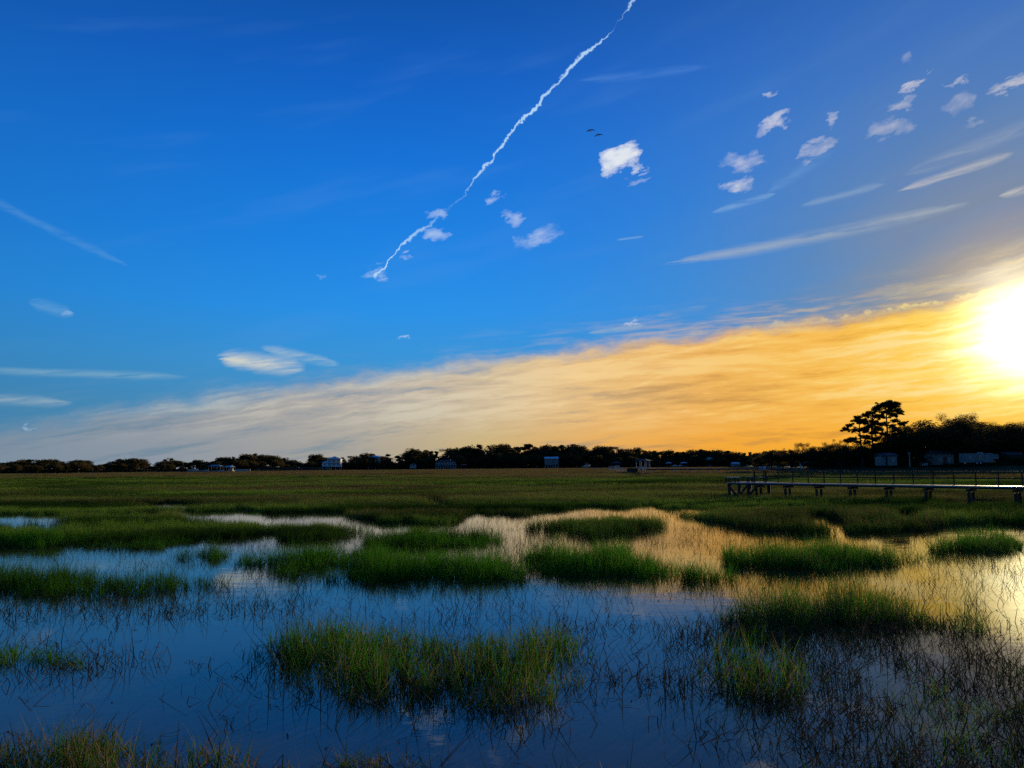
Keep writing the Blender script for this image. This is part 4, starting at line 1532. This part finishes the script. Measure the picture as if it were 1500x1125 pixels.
# half hidden white building under the pines: bright end, dark gap, bright end
r = shed(1297, 165, 1.5, 2.0, 3, M['shaded_white'], M['roof_dark'], 0.5, "white shed left of the dark doorway below the tallest pine", (), (0.45, 0.55, 1.7), name="shed")
r = shed(1308, 164.5, 2.0, 2.1, 3, M['shaded_white'], M['roof_dark'], 0.5, "white hut with one dark square window below the tallest pine", ((0.2, 1.25, 0.5, 0.8),), None, name="hut", cat="hut")
shed(1385, 176, 4.2, 2.5, 5, M['pink_wall'], M['roof_dark'], 0.9, "dull pink cottage glimpsed behind the forked oak trunk", ((-1.2, 1.3, 0.6, 0.7), (1.0, 1.3, 0.6, 0.7)), (0.1, 0.8, 1.9), name="cottage", cat="cottage")
shed(1191, 196, 2.2, 1.7, 4, M['grey_wall'], M['roof'], 0.7, "half hidden pale cottage in the dark trees left of the pines", ((-0.6, 1.1, 0.5, 0.6), (0.6, 1.1, 0.5, 0.6)), None, name="cottage", z=1.5, cat="cottage")
shed(1488, 172, 3.6, 2.2, 4, M['wood_dark'], M['roof_dark'], 0.5, "dark brown shed right of the white trailer at the edge", ((1.1, 1.2, 0.4, 0.6),), (-0.6, 0.8, 1.8))
shed(1079, 560, 5.5, 1.9, 5, M['grey_wall'], M['roof_white'], 1.2, "low white roofed boathouse on the far shore left of the near trees", ((0, 1.0, 1.2, 0.7),), None, name="boathouse", cat="boathouse")
shed(1104, 565, 8.0, 1.6, 5, M['grey_wall'], M['roof_white'], 0.6, "long low pale roof at the far shore beside the near trees", ((-2, 0.9, 1.0, 0.6), (2, 0.9, 1.0, 0.6)), None, name="boathouse", cat="boathouse")
shed(470, 560, 2.6, 1.6, 3, M['blue_wall'], M['roof'], 0.5, "tiny pale hut just left of the pale blue three level house", ((0, 0.9, 0.8, 0.6),), None, name="hut", cat="hut")

# the white trailer
r = H_("camper_trailer", 1440, 160, 0.9)
MB().box(-0.6, 1.2, 1.35, 6.0, 2.4, 1.9).build("body", M['shaded_white'], r)
MB().box(3.0, 1.2, 1.65, 1.18, 2.3, 1.1).build("nose", M['shaded_white'], r)
MB().box(-0.6, 1.2, 2.34, 6.1, 2.5, 0.07).box(0.2, 1.0, 2.50, 0.9, 0.7, 0.24).build("roof", M['roof'], r)
MB().box(-3.4, 0.2, 0.30, 0.3, 0.3, 0.32).box(1.9, 0.2, 0.30, 0.3, 0.3, 0.32).build("jack", M['wood_dark'], r)
window(r, -2.6, -0.05, 1.55, 0.55, 0.4)
window(r, -0.3, -0.05, 1.5, 0.75, 0.75)
d_ = MB().box(0.9, -0.03, 1.3, 0.62, 0.05, 1.6).build("door", M['grey_wall'], r)
MB().box(1.12, -0.08, 1.3, 0.06, 0.05, 0.12).build("handle", M['steel'], d_)
MB().box(-0.6, -0.03, 0.72, 5.9, 0.04, 0.16).build("stripe", M['grey_wall'], r)
for xw in (-1.3, -0.5):
    w_ = MB().tube([(xw, -0.05, 0.3), (xw, 0.22, 0.3)], [0.34, 0.34], 14).build("wheel", M['wood_dark'], r)
    MB().tube([(xw, -0.07, 0.3), (xw, -0.052, 0.3)], [0.17, 0.17], 10).build("rim", M['steel'], w_)
tag(r, "long white camper trailer with small dark windows under the oaks", "trailer")

# power pole
r = H_("utility_pole", 1333, 158, 0.7)
MB().tube([(0, 0, -0.2), (0, 0, 2.9)], [0.09, 0.07], 8).build("pole", M['pile_pale'], r)
MB().box(0, 0, 2.7, 0.7, 0.08, 0.09).build("crossbar", M['pile_pale'], r)
tag(r, "short pale pole standing in the dark between the white hut and the big oak", "pole")


# ------------------------------------------------------------------ boats
def boat(px, Y, L, label, z=0.1, rz=0.0, top=True, cabin=True, h_=0.9):
    r = H_("motor_boat", px, Y, z, rz)
    n = 9
    vs, fs = [], []
    for i in range(n):
        t_ = i / (n - 1)
        x_ = -L / 2 + L * t_
        b_ = L * 0.17 * (1 - max(0, (t_ - 0.45) / 0.55) ** 2.2) + 0.02
        sheer = h_ * (0.85 + 0.45 * t_ * t_)
        keel = 0.0 + 0.35 * h_ * max(0, (t_ - 0.6) / 0.4) ** 2
        vs += [(x_, -b_, sheer), (x_, -b_ * 0.78, keel + 0.12), (x_, 0, keel - 0.1), (x_, b_ * 0.78, keel + 0.12), (x_, b_, sheer)]
    for i in range(n - 1):
        for k_ in range(4):
            a = i * 5 + k_
            fs.append((a, a + 1, a + 6, a + 5))
        fs.append((i * 5 + 4, i * 5, i * 5 + 5, i * 5 + 9))
    fs.append((0, 1, 2, 3, 4))
    fs.append(tuple((n - 1) * 5 + k_ for k_ in (4, 3, 2, 1, 0)))
    mb = MB(); mb.v, mb.f = vs, fs
    mb.build("hull", M['white'], r)
    if cabin:
        MB().box(L * 0.06, 0, h_ * 0.95 + 0.45, L * 0.26, L * 0.2, 0.9).build("cabin", M['white'], r)
        MB().box(L * 0.06, 0, h_ * 0.95 + 0.62, L * 0.262, L * 0.204, 0.3).build("windscreen", M['glass'], r)
    if top:
        for sx, sy in ((-1, -1), (-1, 1), (1, -1), (1, 1)):
            MB().box(L * (0.03 + 0.14 * sx), sy * L * 0.11, h_ + 0.9, 0.05, 0.05, 2.0).build("post", M['steel'], r)
        MB().box(L * 0.03, 0, h_ + 1.95, L * 0.36, L * 0.27, 0.08).build("canopy", M['white'], r)
    MB().box(-L / 2 - 0.2, 0, h_ * 0.7, 0.35, 0.35, 0.9).build("outboard_motor", M['dark'], r)
    tag(r, label, "boat")
    return r


boat(283, 415, 5.6, "white motor boat with a high canopy moored at the left shore", rz=0.1, z=0.9, h_=1.3)
boat(297, 412, 7.5, "low white boat beside the high canopied one at the left shore", top=False, cabin=False, rz=-0.2, z=0.7)
boat(320, 418, 6.5, "small pale boat between the canopied boat and the covered dock", top=True, cabin=False, rz=0.3, z=0.5)
boat(859, 520, 6.2, "lone white cabin boat in front of the wood left of the pierhead", rz=0.5, z=1.2, h_=1.4)
boat(988, 540, 4.6, "white boat under the left one of two canopies", rz=0.2, z=1.1, top=False)
boat(996, 545, 3.6, "smaller white boat right under the same canopies", rz=0.3, z=1.1, top=False)
boat(1355, 168, 1.8, "small pale rowing boat lying on the lawn left of the forked oak", rz=0.3, z=0.75, top=False, cabin=False, h_=0.4)


def boat_shelter(px, Y, w_, h_, roof, label, dpt=4.0, z=0.9, rise=0.8, wall=False, cat="boat shelter"):
    r = H_("boat_shelter", px, Y, z)
    for sx in (-1, 1):
        for sy in (0, 1):
            MB().box(sx * (w_ / 2 - 0.15), sy * dpt, h_ / 2 - 0.5, 0.2, 0.2, h_ + 1.0).build("post", M['pile'], r)
    MB().box(0, dpt / 2, 0.15, w_ + 0.3, dpt + 0.6, 0.15).build("deck", M['wood'], r)
    hip(MB(), -w_ / 2, w_ / 2, 0, dpt, h_ + 0.005, rise, 0.35).build("roof", roof, r)
    if wall:
        MB().box(w_ * 0.15, dpt * 0.6, h_ * 0.3 + 0.2, w_ * 0.5, 1.0, h_ * 0.5).build("cabinet", M['white'], r)
    tag(r, label, cat)
    return r


boat_shelter(334, 420, 5.0, 2.3, M['roof_white'], "white roofed covered dock right of the moored boats", wall=True)
boat_shelter(314, 430, 7.0, 2.8, M['roof'], "dark grey covered dock behind the moored boats", z=1.0)
boat_shelter(679, 560, 4.4, 2.6, M['roof_red'], "little gazebo with a dull red roof at the foot of the tall wood")
boat_shelter(981, 548, 4.0, 2.5, M['roof_white'], "left one of two small white boat canopies on the far shore", z=1.2)
boat_shelter(1003, 548, 4.0, 2.5, M['roof_white'], "right one of two small white boat canopies on the far shore", z=1.2)
boat_shelter(904, 330, 3.6, 2.5, M['roof_dark'], "small dark roofed shelter with a white cabinet left of the pierhead", z=0.9, wall=True)

# long tan bulkhead at the left shore and the low wall right of it
r = H_("bulkhead", 356, 412, 0.8)
for i in range(7):
    MB().box(-3.6 + i * 1.2, 0, 0.5, 1.18, 0.3, 1.1).build("panel", M['tan'], r)
MB().box(0, 0, 1.12, 8.6, 0.5, 0.12).build("cap", M['tan'], r)
tag(r, "long low tan bulkhead wall right of the covered docks", "bulkhead")
r = H_("boardwalk", 428, 470, 0.8)
MB().box(0, 0, 0.9, 48, 1.2, 0.14).build("decking", M['wood'], r)
for i in range(17):
    MB().box(-24 + i * 3, -0.5, 0.2, 0.2, 0.2, 1.5).build("post", M['pile'], r)
MB().box(0, -0.6, 1.75, 48, 0.06, 0.1).build("rail", M['wood'], r)
tag(r, "thin grey boardwalk along the shore left of the three level house", "boardwalk")


# ------------------------------------------------------------------ docks
def put_local(root, name, mb, material, parent=None):
    return mb.build(name, material, parent or root)


# --- the near dock: local x runs along it from its free end towards the shore
A = ground(1066, 706.5, 1.16)
B = ground(1500, 713.0, 1.16)
D = (B - A); D.z = 0
LEN = D.length
ang = math.atan2(D.y, D.x)
dock = empty("wooden_dock", (A.x, A.y, 0), ang)
tag(dock, "long weathered wooden dock on paired piles crossing the marsh on the right", "dock")
SP = LEN / 8.2
W_ = 1.0
n_b = 15
side = 1          # the far side is +y in local space when the dock runs to the right and towards us
for i in range(n_b):
    x0 = i * SP
    # stringers and deck boards of this span
    MB().box(x0 + SP / 2, 0.04, 1.06, SP - 0.03, 0.06, 0.14).build("stringer", M['wood_dark'], dock)
    MB().box(x0 + SP / 2, W_ - 0.04, 1.06, SP - 0.03, 0.06, 0.14).build("stringer", M['wood_dark'], dock)
    bd = MB()
    nbd = 17
    for k_ in range(nbd):
        bd.box(x0 + (k_ + 0.5) * SP / nbd, W_ / 2 + random.uniform(-0.01, 0.01), 1.15 + random.uniform(-0.003, 0.003), SP / nbd - 0.012, W_ + 0.08, 0.036)
    o = bd.build("deck_boards", M['wood'], dock)
    MB().box(x0 + SP / 2, -0.055, 1.13, SP - 0.05, 0.03, 0.075).build("fascia_board", M['pile_pale'], dock)
    if i:
        MB().box(x0, W_ / 2, 0.90, 0.16, W_ + 0.1, 0.14).build("cross_beam", M['wood_dark'], dock)
        for yy in (0.14, W_ - 0.30):
            MB().tube([(x0 + random.uniform(-.03, .03), yy, -0.7), (x0, yy, 0.80)], [0.10, 0.085], 9).build("pile", M['pile'], dock)
    # rail on the far side
    for k_ in (0, 1):
        xx = x0 + k_ * SP / 2 + 0.1
        if xx > 2.2:
            MB().box(xx, W_ - 0.02, 1.55, 0.055, 0.055, 0.80).build("rail_post", M['rail_wood'], dock)
    if i > 0:
        MB().box(x0 + SP / 2, W_ - 0.02, 1.97, SP - 0.02, 0.12, 0.035).build("top_rail", M['rail_wood'], dock)
        MB().box(x0 + SP / 2, W_ - 0.075, 1.58, SP - 0.02, 0.03, 0.09).build("middle_rail", M['rail_wood'], dock)
# platform at the free end
pd = MB()
for k_ in range(18):
    pd.box(-0.2 + k_ * 0.155, W_ + 0.95, 1.15, 0.14, 1.6, 0.036)
pd.build("platform_boards", M['wood'], dock)
for (xx, yy) in ((0.1, 0.05), (0.1, W_ + 1.6), (0.95, 0.05), (1.75, 0.05), (1.75, W_ + 1.6)):
    MB().tube([(xx, yy, -0.7), (xx, yy, 1.1)], [0.13, 0.12], 9).build("pile", M['pile'], dock)
MB().bar((0.1, -0.1, 0.95), (0.95, -0.1, 0.05), 0.06, 0.14).build("brace", M['wood_dark'], dock)
MB().bar((1.75, -0.1, 0.15), (2.6, -0.1, 0.95), 0.06, 0.14).build("brace", M['wood_dark'], dock)
MB().bar((0.95, -0.1, 0.15), (1.75, -0.1, 0.95), 0.06, 0.14).build("brace", M['wood_dark'], dock)
# low table at the tip
tb_ = MB().box(0.05, 0.5, 1.52, 1.05, 0.6, 0.06).build("table_top", M['pile_pale'], dock)
for (xx, yy) in ((-0.35, 0.3), (0.45, 0.3), (-0.35, 0.7), (0.45, 0.7)):
    MB().box(xx, yy, 1.33, 0.08, 0.08, 0.33).build("leg", M['wood_dark'], tb_)
# bench and higher corner rail
bn_ = MB().box(1.15, W_ + 0.2, 1.55, 0.62, 0.4, 0.05).build("bench_seat", M['wood'], dock)
MB().box(0.95, W_ + 0.2, 1.35, 0.07, 0.3, 0.34).box(1.35, W_ + 0.2, 1.35, 0.07, 0.3, 0.34).build("leg", M['wood_dark'], bn_)
for xx in (1.50, 2.45):
    MB().box(xx, W_ + 0.2, 1.60, 0.09, 0.09, 0.86).build("rail_post", M['rail_wood'], dock)
MB().box(1.98, W_ + 0.2, 2.04, 1.1, 0.14, 0.05).build("top_rail", M['rail_wood'], dock)
MB().box(2.45, W_ * 0.6, 1.55, 0.5, 0.4, 0.05).build("bench_seat", M['wood'], dock)
p_ = dock.matrix_basis @ Vector((2.22, W_ + 0.2, 2.066)) if False else Matrix.Translation(dock.location) @ Matrix.Rotation(ang, 4, 'Z') @ Vector((2.22, W_ + 0.2, 2.067))
cb = empty("cooler_box", p_, ang)
MB().box(0, 0, 0.10, 0.34, 0.26, 0.20).build("body", M['cooler'], cb)
MB().box(0, 0, 0.235, 0.37, 0.29, 0.06).build("lid", M['white'], cb)
tag(cb, "small pale blue box resting on the rail near the tip of the wooden dock", "box")

# --- second dock far behind: runs from the pierhead to the wooded point
A2 = ground(948, 688.0, 1.25)
A2 = at(948, 205, 0)
B2 = at(1172, 182, 0)
D2 = B2 - A2
ang2 = math.atan2(D2.y, D2.x)
fd = empty("distant_dock", (A2.x, A2.y, 0), ang2)
tag(fd, "thin distant dock running level from the pierhead to the wooded point", "dock")
L2 = D2.length
n2 = 16
for i in range(n2):
    s2 = L2 / n2
    MB().box((i + 0.5) * s2, 0, 1.42, s2 - 0.04, 1.3, 0.10).build("deck_section", M['wood'], fd)
    MB().box((i + 0.5) * s2, -0.55, 1.22, s2 - 0.06, 0.08, 0.28).build("stringer", M['wood_dark'], fd)
    MB().tube([(i * s2 + s2, -0.6, -0.6), (i * s2 + s2, -0.6, 1.36)], [0.13, 0.12], 7).build("pile", M['pile'], fd)
    MB().box(i * s2 + s2, -0.72, 0.72, 0.34, 0.1, 0.24).build("pile_sleeve", M['pile_pale'], fd)
MB().box(L2, 0.4, 1.9, 0.3, 0.3, 1.4).build("end_post", M['pile_pale'], fd)

# --- covered pierhead
ph = empty("pierhead", tuple(at(942, 207, 0)), ang2)
tag(ph, "covered pierhead with a dark flat roof and railings at the end of the distant dock", "pavilion")
for sx in (-1.5, 0.0, 1.5):
    for sy in (-1.2, 1.2):
        MB().box(sx, sy, 1.6, 0.16, 0.16, 4.2).build("post", M['pile_pale'], ph)
MB().box(0, 0, 1.2, 3.8, 3.0, 0.14).build("deck", M['wood'], ph)
hip(MB(), -1.9, 1.9, -1.5, 1.5, 3.7, 0.55, 0.2).build("roof", M['roof_dark'], ph)
for zz in (1.65, 2.1):
    MB().box(0, -1.35, zz, 3.4, 0.06, 0.09).build("rail", M['pile_pale'], ph)
for k_ in range(9):
    MB().box(-1.6 + k_ * 0.4, -1.35, 1.66, 0.05, 0.05, 0.82).build("baluster", M['pile_pale'], ph)
MB().box(-0.4, -0.2, 1.7, 0.8, 0.8, 0.86).build("bench", M['white'], ph)
lp = empty("dock_lamp", tuple(at(949.5, 205, 0)), 0)
MB().tube([(0, 0, 1.1), (0, 0, 3.2)], [0.05, 0.04], 7).build("post", M['steel'], lp)
MB().box(0, 0, 3.28, 0.42, 0.34, 0.16).build("lamp_head", M['roof_white'], lp)
tag(lp, "small white lamp head on a post at the right side of the pierhead", "lamp")

# floating dock and ramp left of the pierhead
fl = empty("floating_dock", tuple(at(925, 206, 0)), ang2)
MB().box(0, 0, 0.30, 2.9, 1.8, 0.40).build("pontoon", M['dark'], fl)
MB().box(0, 0, 0.60, 3.0, 1.9, 0.10).box(0, 0.5, 1.15, 2.9, 0.9, 1.0).build("deck", M['wood_dark'], fl)
tag(fl, "black floating dock section just left of the covered pierhead", "floating dock")
gw = empty("gangway", tuple(at(908, 208, 0)), ang2)
MB().bar((-3.3, 0, 1.35), (1.6, 0, 0.75), 1.0, 0.12).build("walkway", M['wood'], gw)
for sy in (-0.5, 0.5):
    MB().bar((-3.3, sy, 2.25), (1.6, sy, 1.65), 0.08).build("handrail", M['pile_pale'], gw)
    for k_ in range(6):
        t_ = k_ / 5
        MB().box(-3.3 + 4.9 * t_, sy, 1.8 - 0.6 * t_, 0.06, 0.06, 0.86).build("baluster", M['pile_pale'], gw)
tag(gw, "sloping railed gangway on the left side of the floating dock", "gangway")
# thin far rail fence left of the shelter
fr_ = empty("far_walkway", tuple(at(880, 340, 0)), 0.02)
for k_ in range(9):
    MB().box(-8 + 2 * k_, 0, 0.7, 0.16, 0.16, 1.8).build("post", M['pile_pale'], fr_)
MB().box(0, 0, 1.25, 16.4, 0.9, 0.12).build("deck", M['wood'], fr_)
tag(fr_, "faint low walkway on posts between the cabin boat and the shelter", "walkway")

# markers on the marsh right of centre
for i, (px, Y, lab) in enumerate([(1000.5, 120, "pale survey stake in the marsh between the two docks, left one"), (1085, 110, "pale survey stake in the marsh above the tip of the wooden dock")]):
    st = empty("marker_stake", tuple(at(px, Y, 0)))
    MB().tube([(0, 0, -0.4), (0.03, 0, 1.0)], [0.03, 0.025], 6).build("stake", M['pile_pale'], st)
    MB().box(0.03, 0, 1.03, 0.10, 0.06, 0.10).build("cap", M['white'], st)
    tag(st, lab, "stake")


# ------------------------------------------------------------------ two birds
def bird(px, py, dist, label, flap, head):
    vs, fs = [], []
    # body: lathe along x (flying to the left, slightly towards the camera)
    prof = [(-0.34, 0.004), (-0.30, 0.022), (-0.25, 0.026), (-0.18, 0.020), (-0.12, 0.045), (-0.02, 0.066), (0.08, 0.055), (0.17, 0.026), (0.22, 0.030), (0.28, 0.034)]
    n = 10
    for x_, r_ in prof:
        for k_ in range(n):
            a = 2 * math.pi * k_ / n
            fz = 0.55 if x_ > 0.15 else 1.0
            fy = 1.6 if x_ > 0.20 else 1.0
            vs.append((x_, math.cos(a) * r_ * fy, math.sin(a) * r_ * fz))
    for i in range(len(prof) - 1):
        for k_ in range(n):
            fs.append((i * n + k_, i * n + (k_ + 1) % n, (i + 1) * n + (k_ + 1) % n, (i + 1) * n + k_))
    fs.append(tuple(range(n))[::-1])
    fs.append(tuple((len(prof) - 1) * n + k_ for k_ in range(n)))
    for s in (-1, 1):
        st = [(0.03, 0.10, 0.035, -0.10, 0.03), (0.16, 0.10, 0.03, -0.13, None), (0.30, 0.05, 0.02, -0.11, None), (0.42, -0.04, 0.012, -0.09, None), (0.50, -0.12, 0.004, -0.015, None)]
        b_ = len(vs)
        for (sp_, x_, th, ch, _) in st:
            z_ = math.sin(flap[0 if s < 0 else 1]) * sp_ + (0.06 if 0.1 < sp_ < 0.35 else 0.02)
            y_ = s * sp_ * math.cos(flap[0 if s < 0 else 1])
            vs += [(-x_ - 0.02, y_, z_), (-x_ / 2 + 0.02, y_, z_ + th), (-x_ - ch + 0.06, y_, z_), (-x_ / 2 + 0.02, y_, z_ - th * 0.6)]
        for i in range(len(st) - 1):
            for k_ in range(4):
                fs.append((b_ + i * 4 + k_, b_ + i * 4 + (k_ + 1) % 4, b_ + (i + 1) * 4 + (k_ + 1) % 4, b_ + (i + 1) * 4 + k_))
        fs.append(tuple(b_ + k_ for k_ in range(4))[::-1])
        fs.append(tuple(b_ + (len(st) - 1) * 4 + k_ for k_ in range(4)))
    mb = MB(); mb.v, mb.f = vs, fs
    me = mb.mesh("bird", M['feather'])
    o = mesh_obj("bird", me)
    o.location = EYE + pdir(px, py) * dist
    o.rotation_euler = (0.25, 0.15, head)
    o.scale = (1.25, 1.25, 1.25)
    tag(o, label, "bird", "two birds flying together")


bird(865, 191, 118, "upper left one of two dark birds flying above the square white cloud", (0.25, -0.35), 1.35)
bird(876.5, 197.5, 118, "lower right one of two dark birds flying above the square white cloud", (0.15, -0.45), 1.25)
